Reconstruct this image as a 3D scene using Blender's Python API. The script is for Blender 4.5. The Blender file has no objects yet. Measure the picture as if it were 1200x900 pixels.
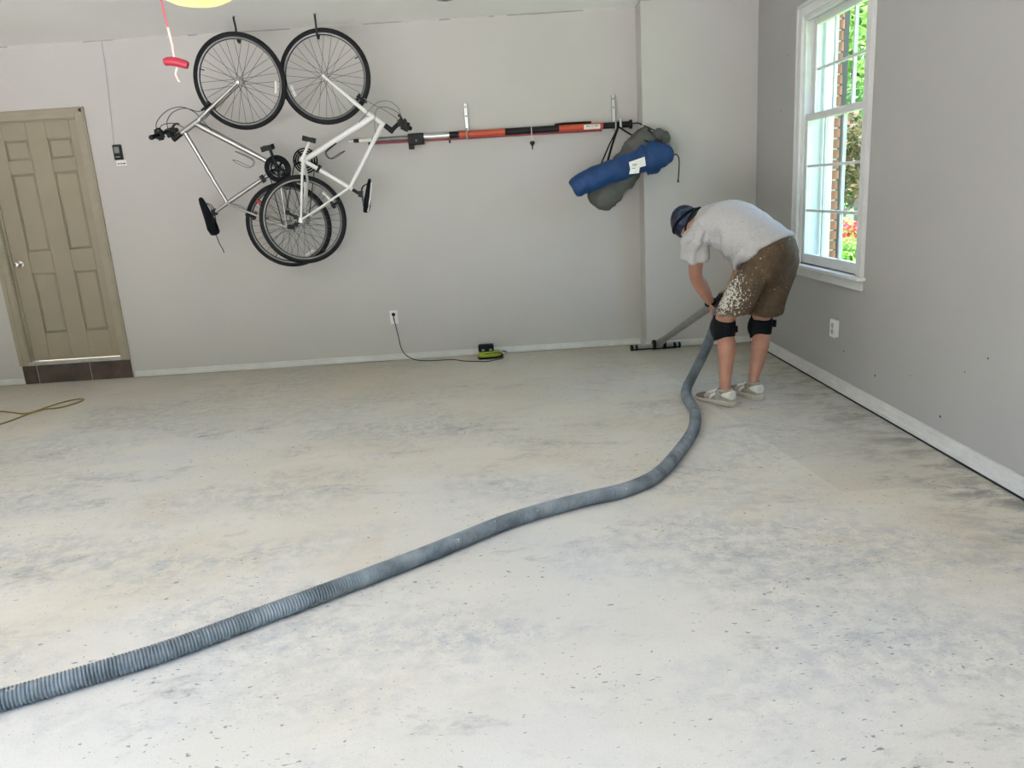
import bpy, bmesh, math, random
from mathutils import Vector as V, Matrix, noise
from math import sin, cos, pi, radians

scene = bpy.context.scene
COL = scene.collection

# ------------------------------------------------------------------ camera, sky, sun, exposure
RX, RY, RZ = V((0.99782, -0.02146, -0.06235)), V((0.06570, 0.24195, 0.96806)), V((0.00569, 0.97005, -0.24283))
cam_d = bpy.data.cameras.new('camera')
cam_d.sensor_width = 36.0
cam_d.lens = 891.6 / 1200.0 * 36.0
cam_d.clip_start = 0.02
cam_d.clip_end = 400
cam = bpy.data.objects.new('camera', cam_d)
COL.objects.link(cam)
cm = Matrix((RX, RY, -RZ)).transposed().to_4x4()
cm.translation = V((0, 0, 1.38))
cam.matrix_world = cm
scene.camera = cam

world = bpy.data.worlds.new('sky')
scene.world = world
world.use_nodes = True
wn = world.node_tree
sky = wn.nodes.new('ShaderNodeTexSky')
sky.sky_type = 'NISHITA'
sky.sun_disc = False
sky.sun_elevation = radians(60)
sky.sun_rotation = radians(-30)
sky.dust_density = 1.6
sky.air_density = 1.0
wn.links.new(sky.outputs[0], wn.nodes['Background'].inputs[0])
wn.nodes['Background'].inputs[1].default_value = 1.02

sun_d = bpy.data.lights.new('sun', 'SUN')
sun_d.energy = 16.0
sun_d.angle = radians(3)
sun_d.color = (1.0, 0.955, 0.90)
sun = bpy.data.objects.new('sun', sun_d)
COL.objects.link(sun)
sun.rotation_euler = V((0.02, 0.55, -1.0)).to_track_quat('-Z', 'Y').to_euler()

scene.view_settings.view_transform = 'Standard'
scene.view_settings.look = 'None'
scene.view_settings.gamma = 1.0
scene.view_settings.use_curve_mapping = False
scene.view_settings.exposure = 1.22
scene.cycles.max_bounces = 10
scene.cycles.diffuse_bounces = 6
scene.cycles.transparent_max_bounces = 12
scene.cycles.use_denoising = True
scene.cycles.sample_clamp_indirect = 6.0

# ------------------------------------------------------------------ materials
def new_mat(name):
    m = bpy.data.materials.new(name)
    m.use_nodes = True
    nt = m.node_tree
    return m, nt, nt.nodes['Principled BSDF']

def N(nt, kind, **kw):
    n = nt.nodes.new(kind)
    for k, v in kw.items():
        setattr(n, k, v)
    return n

def math_node(nt, op, a, b=None, clamp=False):
    n = N(nt, 'ShaderNodeMath', operation=op, use_clamp=clamp)
    for i, x in enumerate((a, b)):
        if x is None: continue
        if isinstance(x, (int, float)): n.inputs[i].default_value = x
        else: nt.links.new(x, n.inputs[i])
    return n.outputs[0]

def noise_tex(nt, coord, scale, detail=4, rough=0.55, dist=0.0):
    n = N(nt, 'ShaderNodeTexNoise')
    n.inputs['Scale'].default_value = scale
    n.inputs['Detail'].default_value = detail
    n.inputs['Roughness'].default_value = rough
    n.inputs['Distortion'].default_value = dist
    nt.links.new(coord, n.inputs['Vector'])
    return n.outputs['Fac']

def ramp(nt, fac, stops):
    r = N(nt, 'ShaderNodeValToRGB')
    e = r.color_ramp.elements
    while len(e) < len(stops): e.new(0.5)
    for i, (p, c) in enumerate(stops):
        e[i].position = p
        e[i].color = (c, c, c, 1) if isinstance(c, (int, float)) else (*c, 1)
    nt.links.new(fac, r.inputs[0])
    return r.outputs[0]

def mix(nt, fac, a, b, mode='MIX'):
    n = N(nt, 'ShaderNodeMix', data_type='RGBA', blend_type=mode)
    for sock, x in ((n.inputs[0], fac), (n.inputs[6], a), (n.inputs[7], b)):
        if isinstance(x, (int, float)): sock.default_value = x
        elif isinstance(x, tuple): sock.default_value = (*x, 1)
        else: nt.links.new(x, sock)
    return n.outputs[2]

def objco(nt): return N(nt, 'ShaderNodeTexCoord').outputs['Object']

def bump(nt, bsdf, h, strength=0.2, dist=0.01):
    b = N(nt, 'ShaderNodeBump')
    b.inputs['Strength'].default_value = strength
    b.inputs['Distance'].default_value = dist
    nt.links.new(h, b.inputs['Height'])
    nt.links.new(b.outputs[0], bsdf.inputs['Normal'])

def simple(name, col, rough=0.6, metal=0.0, var=0.12, scale=30.0, bmp=0.0, spec=0.5):
    m, nt, b = new_mat(name)
    co = objco(nt)
    f = noise_tex(nt, co, scale, 3)
    lo = tuple(c * (1 - var) for c in col); hi = tuple(min(1, c * (1 + var)) for c in col)
    nt.links.new(ramp(nt, f, [(0.3, lo), (0.7, hi)]), b.inputs['Base Color'])
    b.inputs['Roughness'].default_value = rough
    b.inputs['Metallic'].default_value = metal
    b.inputs['Specular IOR Level'].default_value = spec
    if bmp: bump(nt, b, noise_tex(nt, co, scale * 3, 3), bmp, 0.004)
    return m

def spot(nt, co, p, r):
    d = N(nt, 'ShaderNodeVectorMath', operation='DISTANCE')
    nt.links.new(co, d.inputs[0]); d.inputs[1].default_value = p
    return math_node(nt, 'LESS_THAN', d.outputs['Value'], r)

MT = {}
def wall_paint(name, col, marks=()):
    m, nt, b = new_mat(name)
    co = objco(nt)
    f = noise_tex(nt, co, 1.3, 4)
    c = ramp(nt, f, [(0.3, tuple(x * 0.97 for x in col)), (0.7, tuple(min(1, x * 1.02) for x in col))])
    f2 = noise_tex(nt, co, 6.0, 6, 0.65)
    c = mix(nt, ramp(nt, f2, [(0.70, 0.0), (0.76, 0.12)]), c, tuple(x * 0.7 for x in col))
    for p, r in marks:
        c = mix(nt, spot(nt, co, p, r), c, (0.05, 0.045, 0.04))
    # cracked joint tape under the ceiling
    sx = N(nt, 'ShaderNodeSeparateXYZ'); nt.links.new(co, sx.inputs[0])
    wob = math_node(nt, 'MULTIPLY', noise_tex(nt, co, 2.0, 4), 0.02)
    zz = math_node(nt, 'ADD', sx.outputs[2], wob)
    near = math_node(nt, 'GREATER_THAN', zz, 2.7765)
    broken = math_node(nt, 'GREATER_THAN', noise_tex(nt, co, 3.5, 2), 0.50)
    c = mix(nt, math_node(nt, 'MULTIPLY', math_node(nt, 'MULTIPLY', near, broken), 0.5), c, (0.16, 0.15, 0.14))
    nt.links.new(c, b.inputs['Base Color'])
    b.inputs['Roughness'].default_value = 1.0
    b.inputs['Specular IOR Level'].default_value = 0.25
    bump(nt, b, noise_tex(nt, co, 120, 3), 0.06, 0.003)
    return m

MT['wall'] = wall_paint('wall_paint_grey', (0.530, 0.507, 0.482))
MT['wall_r'] = wall_paint('wall_paint_grey_shaded_marked', (0.415, 0.404, 0.389), [  # same paint as the back wall, darkened to imitate weaker light
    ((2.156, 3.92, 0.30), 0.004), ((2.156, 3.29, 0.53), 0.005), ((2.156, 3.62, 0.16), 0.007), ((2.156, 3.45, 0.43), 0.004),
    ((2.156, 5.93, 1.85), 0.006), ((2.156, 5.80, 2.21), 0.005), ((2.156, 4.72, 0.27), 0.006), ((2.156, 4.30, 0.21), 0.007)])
MT['ceiling'] = simple('ceiling_paint', (0.90, 0.885, 0.865), 0.8, var=0.02, scale=1.2, bmp=0.05, spec=0.2)

def floor_mat():
    m, nt, b = new_mat('dusty_ground_concrete')
    co = objco(nt)
    # gentle warp so the stains look brushed
    mp = N(nt, 'ShaderNodeMapping'); nt.links.new(co, mp.inputs[0])
    mp.inputs['Rotation'].default_value = (0, 0, radians(-12)); mp.inputs['Scale'].default_value = (0.75, 1.35, 1)
    sc = mp.outputs[0]
    big = noise_tex(nt, co, 0.55, 3, 0.5)
    base = mix(nt, ramp(nt, big, [(0.38, 0.0), (0.62, 1.0)]), (0.64, 0.585, 0.475), (0.615, 0.61, 0.58))
    mid = noise_tex(nt, sc, 2.1, 6, 0.62, 0.3)
    base = mix(nt, ramp(nt, mid, [(0.42, 0.0), (0.62, 0.75)]), base, (0.68, 0.645, 0.57))
    # blue grey worn patches
    pat = ramp(nt, noise_tex(nt, sc, 0.95, 5, 0.6, 0.4), [(0.44, 0.0), (0.60, 1.0)])
    fib = ramp(nt, noise_tex(nt, co, 14, 8, 0.72, 0.3), [(0.42, 0.0), (0.62, 1.0)])
    base = mix(nt, math_node(nt, 'MULTIPLY', math_node(nt, 'MULTIPLY', pat, fib), 0.62), base, (0.34, 0.365, 0.39))
    # darker smears
    sm = ramp(nt, noise_tex(nt, sc, 2.4, 8, 0.72, 0.4), [(0.555, 0.0), (0.69, 1.0)])
    fin = ramp(nt, noise_tex(nt, sc, 26, 5, 0.7), [(0.36, 0.0), (0.60, 1.0)])
    base = mix(nt, math_node(nt, 'MULTIPLY', math_node(nt, 'MULTIPLY', sm, fin), 0.74), base, (0.20, 0.205, 0.215))
    # unswept dark strip along the right wall
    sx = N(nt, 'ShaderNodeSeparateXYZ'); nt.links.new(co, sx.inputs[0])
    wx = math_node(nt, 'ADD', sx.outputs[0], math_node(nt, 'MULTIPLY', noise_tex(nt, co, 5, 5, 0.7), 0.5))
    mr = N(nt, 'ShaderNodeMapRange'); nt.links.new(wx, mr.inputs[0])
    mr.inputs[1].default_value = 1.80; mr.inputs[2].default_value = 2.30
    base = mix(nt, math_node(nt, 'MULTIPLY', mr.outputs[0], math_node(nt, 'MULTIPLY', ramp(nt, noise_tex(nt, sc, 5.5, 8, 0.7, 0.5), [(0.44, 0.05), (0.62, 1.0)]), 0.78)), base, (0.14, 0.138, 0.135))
    # ground rectangle by the right wall (duller than the dust around it)
    inx = math_node(nt, 'MULTIPLY', math_node(nt, 'GREATER_THAN', math_node(nt, 'ADD', sx.outputs[0], math_node(nt, 'MULTIPLY', sx.outputs[1], 0.11)), 1.80),
                    math_node(nt, 'GREATER_THAN', sx.outputs[1], 3.14))
    base = mix(nt, math_node(nt, 'MULTIPLY', inx, 0.30), base, (0.42, 0.385, 0.325))
    # tan dust swirls
    tan = ramp(nt, noise_tex(nt, co, 1.1, 3, 0.5, 1.2), [(0.60, 0.0), (0.72, 1.0)])
    base = mix(nt, math_node(nt, 'MULTIPLY', tan, 0.28), base, (0.60, 0.50, 0.36))
    my = N(nt, 'ShaderNodeMapRange'); nt.links.new(math_node(nt, 'ADD', sx.outputs[1], math_node(nt, 'MULTIPLY', noise_tex(nt, co, 0.9, 4), 1.6)), my.inputs[0])
    my.inputs[1].default_value = 5.4; my.inputs[2].default_value = 7.2
    base = mix(nt, math_node(nt, 'MULTIPLY', my.outputs[0], 0.55), base, (0.44, 0.385, 0.285))  # floor turns browner and darker towards the back wall
    # pits and chips in clusters
    cl = ramp(nt, noise_tex(nt, co, 1.5, 4, 0.6), [(0.44, 0.0), (0.62, 1.0)])
    pn = noise_tex(nt, sc, 52, 2, 0.4, 0.4)
    pits = math_node(nt, 'GREATER_THAN', math_node(nt, 'ADD', pn, math_node(nt, 'MULTIPLY', cl, 0.06)), 0.735)
    base = mix(nt, math_node(nt, 'MULTIPLY', pits, 0.72), base, (0.15, 0.155, 0.16))
    sn = noise_tex(nt, sc, 95, 2, 0.5, 0.3)
    spk = math_node(nt, 'GREATER_THAN', math_node(nt, 'ADD', sn, math_node(nt, 'MULTIPLY', pat, 0.07)), 0.70)
    base = mix(nt, math_node(nt, 'MULTIPLY', spk, 0.38), base, (0.22, 0.24, 0.26))
    gr = noise_tex(nt, co, 180, 3, 0.6)
    base = mix(nt, ramp(nt, gr, [(0.35, 0.16), (0.65, 0.0)]), base, (0.30, 0.30, 0.29))
    # a few hairline scratches
    nt.links.new(base, b.inputs['Base Color'])
    b.inputs['Roughness'].default_value = 1.0
    b.inputs['Specular IOR Level'].default_value = 0.25
    bump(nt, b, mix(nt, 0.5, noise_tex(nt, co, 40, 6, 0.7), math_node(nt, 'SUBTRACT', 1.0, pits)), 0.12, 0.006)
    return m
MT['floor'] = floor_mat()
MT['trim'] = simple('trim_paint_white', (0.66, 0.65, 0.625), 0.5, var=0.07, scale=9, bmp=0.08)
MT['gap'] = simple('dark_gap', (0.02, 0.02, 0.02), 0.9)
MT['window_white'] = simple('window_paint_white', (0.68, 0.675, 0.66), 0.45, var=0.04, scale=8)
MT['door'] = simple('door_paint_taupe', (0.315, 0.272, 0.195), 0.45, var=0.04, scale=5, bmp=0.03)
MT['door_trim'] = simple('door_trim_taupe', (0.33, 0.288, 0.212), 0.45, var=0.07, scale=7)
MT['tile'] = simple('tile_brown', (0.075, 0.048, 0.040), 0.5, var=0.45, scale=9, bmp=0.1)
MT['grout'] = simple('grout_grey', (0.40, 0.38, 0.35), 0.9)
MT['chrome'] = simple('brushed_nickel', (0.62, 0.60, 0.56), 0.25, 1.0, var=0.05)
MT['steel'] = simple('galvanised_steel', (0.40, 0.40, 0.39), 0.42, 0.85, var=0.15, scale=40)
MT['black'] = simple('black_plastic', (0.008, 0.008, 0.009), 0.5, spec=0.3)
MT['blackcloth'] = simple('black_neoprene', (0.007, 0.008, 0.010), 0.85, bmp=0.2, scale=60, spec=0.2)
MT['rubber'] = simple('tyre_rubber', (0.010, 0.010, 0.011), 0.75, bmp=0.2, scale=80, spec=0.3)
MT['rim'] = simple('rim_aluminium', (0.15, 0.15, 0.15), 0.4, 0.6, var=0.1)
MT['spoke'] = simple('spoke_steel', (0.07, 0.068, 0.065), 0.5, 0.3)
MT['silver'] = simple('silver_frame_paint', (0.42, 0.41, 0.39), 0.30, 0.9, var=0.05, scale=12)
MT['white_frame'] = simple('white_frame_paint', (0.80, 0.79, 0.76), 0.25, 0.0, var=0.03, scale=12)
MT['greyplastic'] = simple('grey_plastic', (0.40, 0.40, 0.39), 0.5)
MT['whiteplastic'] = simple('white_plastic', (0.80, 0.79, 0.76), 0.4, var=0.03)
MT['red_refl'] = simple('red_reflector', (0.35, 0.02, 0.02), 0.25)
MT['hook'] = simple('black_vinyl_hook', (0.02, 0.02, 0.025), 0.45)
MT['redpole'] = simple('orange_red_fibreglass', (0.52, 0.075, 0.03), 0.4, var=0.08, scale=15)
MT['maroon'] = simple('maroon_pole', (0.30, 0.045, 0.06), 0.4)
MT['aluminium'] = simple('pale_aluminium', (0.70, 0.70, 0.68), 0.3, 0.85, var=0.06)
MT['greytube'] = simple('dull_grey_tube', (0.22, 0.22, 0.215), 0.4, 0.5)
MT['label'] = simple('paper_label', (0.78, 0.76, 0.70), 0.6, var=0.05)
MT['print'] = simple('printed_ink', (0.05, 0.05, 0.05), 0.6)
MT['blue'] = simple('blue_nylon', (0.005, 0.040, 0.145), 0.6, var=0.2, scale=8, bmp=0.25)
MT['greybag'] = simple('grey_nylon', (0.085, 0.083, 0.073), 0.7, var=0.15, scale=8, bmp=0.25)
MT['strap'] = simple('black_webbing', (0.008, 0.008, 0.009), 0.8, spec=0.2)
MT['lime'] = simple('lime_plastic', (0.30, 0.36, 0.015), 0.45, var=0.1)
MT['cord'] = simple('black_cord', (0.025, 0.024, 0.022), 0.6)
MT['yellowcord'] = simple('yellow_cord', (0.28, 0.185, 0.04), 0.55, var=0.1)
MT['red'] = simple('red_plastic', (0.34, 0.009, 0.032), 0.4, var=0.05)
MT['rope'] = simple('red_rope', (0.55, 0.10, 0.12), 0.7, var=0.25, scale=60)
MT['ropepale'] = simple('frayed_pale_rope', (0.80, 0.55, 0.50), 0.7)
MT['skin'] = simple('skin', (0.44, 0.215, 0.145), 0.5, var=0.10, scale=14, bmp=0.05)
MT['hair'] = simple('dark_hair', (0.03, 0.02, 0.015), 0.6)
MT['shoe'] = simple('shoe_mesh_grey', (0.36, 0.335, 0.28), 0.8, var=0.2, scale=40, bmp=0.2)
MT['shoe_toe'] = simple('shoe_toe_dark', (0.17, 0.155, 0.125), 0.8, var=0.2, scale=40)
MT['shoe_white'] = simple('shoe_leather_white', (0.74, 0.72, 0.66), 0.5, var=0.06)
MT['sole'] = simple('shoe_sole_cream', (0.50, 0.45, 0.36), 0.6, var=0.08)
MT['opener'] = simple('opener_grey_metal', (0.50, 0.50, 0.49), 0.5, 0.2)
MT['wandgrey'] = simple('dusty_grey_wand', (0.27, 0.26, 0.235), 0.55, 0.25, var=0.12, scale=12)
MT['lawn'] = simple('lawn_grass', (0.10, 0.20, 0.035), 0.9, var=0.3, scale=3, bmp=0.4)
MT['drive'] = simple('driveway_concrete', (0.56, 0.545, 0.51), 0.9, var=0.08, scale=3)
MT['road'] = simple('road_asphalt', (0.10, 0.10, 0.10), 0.9)
MT['bark'] = simple('bark', (0.08, 0.06, 0.045), 0.9, var=0.3, scale=12, bmp=0.4)
MT['mortar'] = simple('mortar', (0.50, 0.46, 0.40), 0.95, var=0.1)
MT['brick'] = simple('brick_red', (0.30, 0.115, 0.065), 0.9, var=0.35, scale=7, bmp=0.4)
MT['brick2'] = simple('brick_brown', (0.20, 0.105, 0.075), 0.9, var=0.3, scale=7, bmp=0.4)
MT['shutter'] = simple('shutter_dark', (0.008, 0.011, 0.009), 0.5)
MT['roofing'] = simple('roof_shingle', (0.10, 0.095, 0.09), 0.95)

def leaf_mat(name, a, b_):
    m, nt, b = new_mat(name)
    f = noise_tex(nt, objco(nt), 1.6, 3)
    nt.links.new(ramp(nt, f, [(0.35, a), (0.65, b_)]), b.inputs['Base Color'])
    b.inputs['Roughness'].default_value = 0.55
    tr = N(nt, 'ShaderNodeBsdfTranslucent'); tr.inputs[0].default_value = (*b_, 1)
    mx = N(nt, 'ShaderNodeMixShader'); mx.inputs[0].default_value = 0.4
    nt.links.new(b.outputs[0], mx.inputs[1]); nt.links.new(tr.outputs[0], mx.inputs[2])
    nt.links.new(mx.outputs[0], nt.nodes['Material Output'].inputs[0])
    return m
MT['leaf'] = leaf_mat('leaf_green', (0.085, 0.19, 0.025), (0.20, 0.36, 0.07))
MT['leafdark'] = leaf_mat('leaf_dark_green', (0.03, 0.075, 0.016), (0.07, 0.16, 0.035))
MT['leafred'] = leaf_mat('leaf_bronze', (0.12, 0.035, 0.022), (0.085, 0.09, 0.03))
MT['petal'] = leaf_mat('azalea_petal', (0.62, 0.02, 0.035), (0.75, 0.05, 0.08))

def glass_mat():
    m = bpy.data.materials.new('window_glass'); m.use_nodes = True
    nt = m.node_tree
    nt.nodes.remove(nt.nodes['Principled BSDF'])
    t = N(nt, 'ShaderNodeBsdfTransparent'); t.inputs[0].default_value = (0.93, 0.97, 0.96, 1)
    g = N(nt, 'ShaderNodeBsdfGlossy'); g.inputs['Roughness'].default_value = 0.02
    mx = N(nt, 'ShaderNodeMixShader'); mx.inputs[0].default_value = 0.05
    nt.links.new(t.outputs[0], mx.inputs[1]); nt.links.new(g.outputs[0], mx.inputs[2])
    nt.links.new(mx.outputs[0], nt.nodes['Material Output'].inputs[0])
    return m
MT['glass'] = glass_mat()

def lens_mat():
    m, nt, b = new_mat('glowing_lamp_lens')
    f = noise_tex(nt, objco(nt), 14, 3)
    c = ramp(nt, f, [(0.3, (1.0, 0.62, 0.22)), (0.7, (1.0, 0.90, 0.36))])
    nt.links.new(c, b.inputs['Base Color']); nt.links.new(c, b.inputs['Emission Color'])
    b.inputs['Emission Strength'].default_value = 0.40
    return m
MT['lens'] = lens_mat()

def shirt_mat():
    m, nt, b = new_mat('grey_marl_jersey')
    co = objco(nt)
    f = noise_tex(nt, co, 90, 4, 0.7)
    c = ramp(nt, f, [(0.3, (0.42, 0.41, 0.41)), (0.7, (0.53, 0.52, 0.52))])
    d = noise_tex(nt, co, 14, 5, 0.7)
    c = mix(nt, ramp(nt, d, [(0.66, 0.0), (0.74, 0.5)]), c, (0.16, 0.15, 0.14))
    nt.links.new(c, b.inputs['Base Color'])
    b.inputs['Roughness'].default_value = 0.9
    b.inputs['Specular IOR Level'].default_value = 0.15
    bump(nt, b, noise_tex(nt, co, 25, 4), 0.25, 0.01)
    return m
MT['shirt'] = shirt_mat()

def shorts_mat():
    m, nt, b = new_mat('brown_canvas_with_paint')
    co = N(nt, 'ShaderNodeTexCoord').outputs['Object']
    f = noise_tex(nt, co, 30, 5, 0.6)
    c = ramp(nt, f, [(0.3, (0.082, 0.055, 0.034)), (0.7, (0.122, 0.086, 0.055))])
    # splattered white paint, thick on the outside of the left thigh (object space: root at 1.5, 4.65, 0)
    d = N(nt, 'ShaderNodeVectorMath', operation='DISTANCE'); nt.links.new(co, d.inputs[0])
    d.inputs[1].default_value = (-0.16, -0.02, 0.70)
    mr = N(nt, 'ShaderNodeMapRange'); nt.links.new(d.outputs['Value'], mr.inputs[0])
    mr.inputs[1].default_value = 0.05; mr.inputs[2].default_value = 0.24; mr.inputs[3].default_value = 0.20; mr.inputs[4].default_value = 0.0
    sp = noise_tex(nt, co, 70, 5, 0.7)
    thick = math_node(nt, 'GREATER_THAN', math_node(nt, 'ADD', sp, mr.outputs[0]), 0.665)
    vo = N(nt, 'ShaderNodeTexVoronoi'); vo.inputs['Scale'].default_value = 26; nt.links.new(co, vo.inputs['Vector'])
    sc_ = N(nt, 'ShaderNodeSeparateColor'); nt.links.new(vo.outputs['Color'], sc_.inputs[0])
    drops = math_node(nt, 'MULTIPLY', math_node(nt, 'LESS_THAN', vo.outputs['Distance'], 0.10), math_node(nt, 'GREATER_THAN', sc_.outputs[0], 0.90))
    c = mix(nt, math_node(nt, 'MAXIMUM', thick, drops), c, (0.62, 0.60, 0.54))
    nt.links.new(c, b.inputs['Base Color'])
    b.inputs['Roughness'].default_value = 0.85
    b.inputs['Specular IOR Level'].default_value = 0.2
    bump(nt, b, noise_tex(nt, co, 22, 4), 0.25, 0.01)
    return m
MT['shorts'] = shorts_mat()

def cap_mat():
    m, nt, b = new_mat('navy_black_patterned_cloth')
    co = objco(nt)
    f = noise_tex(nt, co, 16, 3, 0.5, 1.0)
    c = ramp(nt, f, [(0.40, (0.008, 0.009, 0.012)), (0.52, (0.012, 0.025, 0.09)), (0.66, (0.05, 0.09, 0.13))])
    nt.links.new(c, b.inputs['Base Color'])
    b.inputs['Roughness'].default_value = 0.6
    return m
MT['cap'] = cap_mat()

def hose_mat():
    m, nt, b = new_mat('dusty_grey_hose')
    co = objco(nt)
    f = noise_tex(nt, co, 7, 6, 0.65)
    c = ramp(nt, f, [(0.35, (0.085, 0.105, 0.12)), (0.65, (0.26, 0.29, 0.315))])
    d = noise_tex(nt, co, 22, 4, 0.6)
    c = mix(nt, ramp(nt, d, [(0.67, 0.0), (0.70, 0.8)]), c, (0.58, 0.58, 0.55))
    nt.links.new(c, b.inputs['Base Color'])
    b.inputs['Roughness'].default_value = 0.38
    return m
MT['hose'] = hose_mat()

# ------------------------------------------------------------------ mesh builder
WM = {}
def wmat(o): return WM.get(o.name, Matrix.Identity(4)) if o else Matrix.Identity(4)

class MB:
    def __init__(s): s.v = []; s.f = []
    def add(s, vs, fs):
        n = len(s.v); s.v += [V(p) for p in vs]; s.f += [tuple(i + n for i in f) for f in fs]; return s
    def box(s, x0, x1, y0, y1, z0, z1):
        return s.add([(x0,y0,z0),(x1,y0,z0),(x1,y1,z0),(x0,y1,z0),(x0,y0,z1),(x1,y0,z1),(x1,y1,z1),(x0,y1,z1)],
                     [(0,3,2,1),(4,5,6,7),(0,1,5,4),(1,2,6,5),(2,3,7,6),(3,0,4,7)])
    def obox(s, c, ax, ay, az, hx, hy, hz):
        c = V(c); ax, ay, az = V(ax).normalized() * hx, V(ay).normalized() * hy, V(az).normalized() * hz
        vs = [c + i * ax + j * ay + k * az for k in (-1, 1) for j, i in ((-1,-1),(-1,1),(1,1),(1,-1))]
        return s.add(vs, [(0,3,2,1),(4,5,6,7),(0,1,5,4),(1,2,6,5),(2,3,7,6),(3,0,4,7)])
    def loft(s, rings, cap0=True, cap1=True, closed=False):
        n = len(rings[0]); vs = [p for r in rings for p in r]; fs = []
        m = len(rings)
        for i in range(m if closed else m - 1):
            a, b = i * n, ((i + 1) % m) * n
            for j in range(n):
                k = (j + 1) % n
                fs.append((a + j, a + k, b + k, b + j))
        if not closed:
            if cap0: fs.append(tuple(reversed(range(n))))
            if cap1: fs.append(tuple((m - 1) * n + j for j in range(n)))
        return s.add(vs, fs)
    def tube(s, pts, r, n=10, closed=False, caps=True, up=None, flat=1.0):
        pts = [V(p) for p in pts]; m = len(pts)
        if not isinstance(r, (list, tuple)): r = [r] * m
        rings = []; prev = None
        for i, p in enumerate(pts):
            if closed: t = pts[(i + 1) % m] - pts[i - 1]
            else: t = pts[min(i + 1, m - 1)] - pts[max(i - 1, 0)]
            t.normalize()
            if prev is None:
                a = V(up) if up else (V((0, 0, 1)) if abs(t.z) < 0.9 else V((1, 0, 0)))
                nrm = (a - t * a.dot(t)).normalized()
            else:
                nrm = (prev - t * prev.dot(t)).normalized()
            prev = nrm; bn = t.cross(nrm)
            rings.append([p + r[i] * (cos(2*pi*j/n) * nrm * flat + sin(2*pi*j/n) * bn) for j in range(n)])
        return s.loft(rings, caps, caps, closed)
    def ell(s, c, ax, ay, az, n=16, m=10):
        c, ax, ay, az = V(c), V(ax), V(ay), V(az)
        vs = [c - az]; fs = []
        for i in range(1, m):
            ph = -pi / 2 + pi * i / m
            for j in range(n):
                th = 2 * pi * j / n
                vs.append(c + cos(ph) * (cos(th) * ax + sin(th) * ay) + sin(ph) * az)
        vs.append(c + az); top = len(vs) - 1
        for j in range(n): fs.append((0, 1 + (j + 1) % n, 1 + j)); fs.append((top, 1 + (m - 2) * n + j, 1 + (m - 2) * n + (j + 1) % n))
        for i in range(m - 2):
            for j in range(n):
                a = 1 + i * n; k = (j + 1) % n
                fs.append((a + j, a + k, a + n + k, a + n + j))
        return s.add(vs, fs)
    def sph(s, c, r, n=14, m=8): return s.ell(c, (r,0,0), (0,r,0), (0,0,r), n, m)
    def lathe(s, prof, c=(0,0,0), axis=(0,0,1), n=24, closed=False):
        c = V(c); az = V(axis).normalized()
        a = V((1,0,0)) if abs(az.x) < 0.9 else V((0,1,0))
        ax = (a - az * a.dot(az)).normalized(); ay = az.cross(ax)
        rings = [[c + az * z + max(r, 1e-5) * (cos(2*pi*j/n) * ax + sin(2*pi*j/n) * ay) for j in range(n)] for r, z in prof]
        return s.loft(rings, not closed, not closed, closed)
    def mesh(s, name, inv=None):
        me = bpy.data.meshes.new(name)
        vs = [inv @ p for p in s.v] if inv else s.v
        me.from_pydata([tuple(p) for p in vs], [], s.f)
        me.validate(); me.update()
        bm = bmesh.new(); bm.from_mesh(me); bmesh.ops.recalc_face_normals(bm, faces=bm.faces); bm.to_mesh(me); bm.free()
        return me
    def build(s, name, mt, parent=None, local=False, smooth=40, bevel=0.0, label=None):
        inv = None if (local or parent is None) else wmat(parent).inverted()
        me = s.mesh(name, inv)
        return link(name, me, mt, parent, smooth, bevel, label)

def link(name, me, mt, parent=None, smooth=40, bevel=0.0, label=None):
    me.materials.clear(); me.materials.append(MT[mt])
    if smooth:
        for p in me.polygons: p.use_smooth = True
        if smooth < 180: me.set_sharp_from_angle(angle=radians(smooth))
    o = bpy.data.objects.new(name, me)
    COL.objects.link(o)
    if parent: o.parent = parent
    WM[o.name] = wmat(parent)
    if bevel:
        b = o.modifiers.new('bevel', 'BEVEL'); b.width = bevel; b.segments = 2; b.limit_method = 'ANGLE'; b.harden_normals = False
    if label: o['label'] = label
    return o

def tag(o, label, cat, group=None, kind=None):
    o['label'] = label; o['category'] = cat
    if group: o['group'] = group
    if kind: o['kind'] = kind
    return o

def thing(name, label, cat, loc=(0,0,0), mtx=None, group=None, kind=None):
    o = bpy.data.objects.new(name, None); COL.objects.link(o)
    o.empty_display_size = 0.1
    m = mtx.copy() if mtx else Matrix.Translation(V(loc))
    o.matrix_world = m; WM[o.name] = m
    return tag(o, label, cat, group, kind)

def spline(pts, k=8):
    P = [V(p) for p in pts]; out = []
    for i in range(len(P) - 1):
        p0, p1, p2, p3 = P[max(i-1,0)], P[i], P[i+1], P[min(i+2, len(P)-1)]
        for j in range(k):
            t = j / k
            out.append(0.5 * ((2*p1) + (p2-p0)*t + (2*p0-5*p1+4*p2-p3)*t*t + (3*p1-p0-3*p2+p3)*t**3))
    out.append(P[-1]); return out

def remeshed(mb, voxel, smooth_it=4, inv=None):
    me = mb.mesh('tmp', inv)
    o = bpy.data.objects.new('tmp', me); COL.objects.link(o)
    r = o.modifiers.new('r', 'REMESH'); r.mode = 'VOXEL'; r.voxel_size = voxel
    if smooth_it:
        s = o.modifiers.new('s', 'SMOOTH'); s.factor = 0.5; s.iterations = smooth_it
    dg = bpy.context.evaluated_depsgraph_get(); dg.update()
    res = bpy.data.meshes.new_from_object(o.evaluated_get(dg))
    bpy.data.objects.remove(o); bpy.data.meshes.remove(me)
    return res

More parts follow.
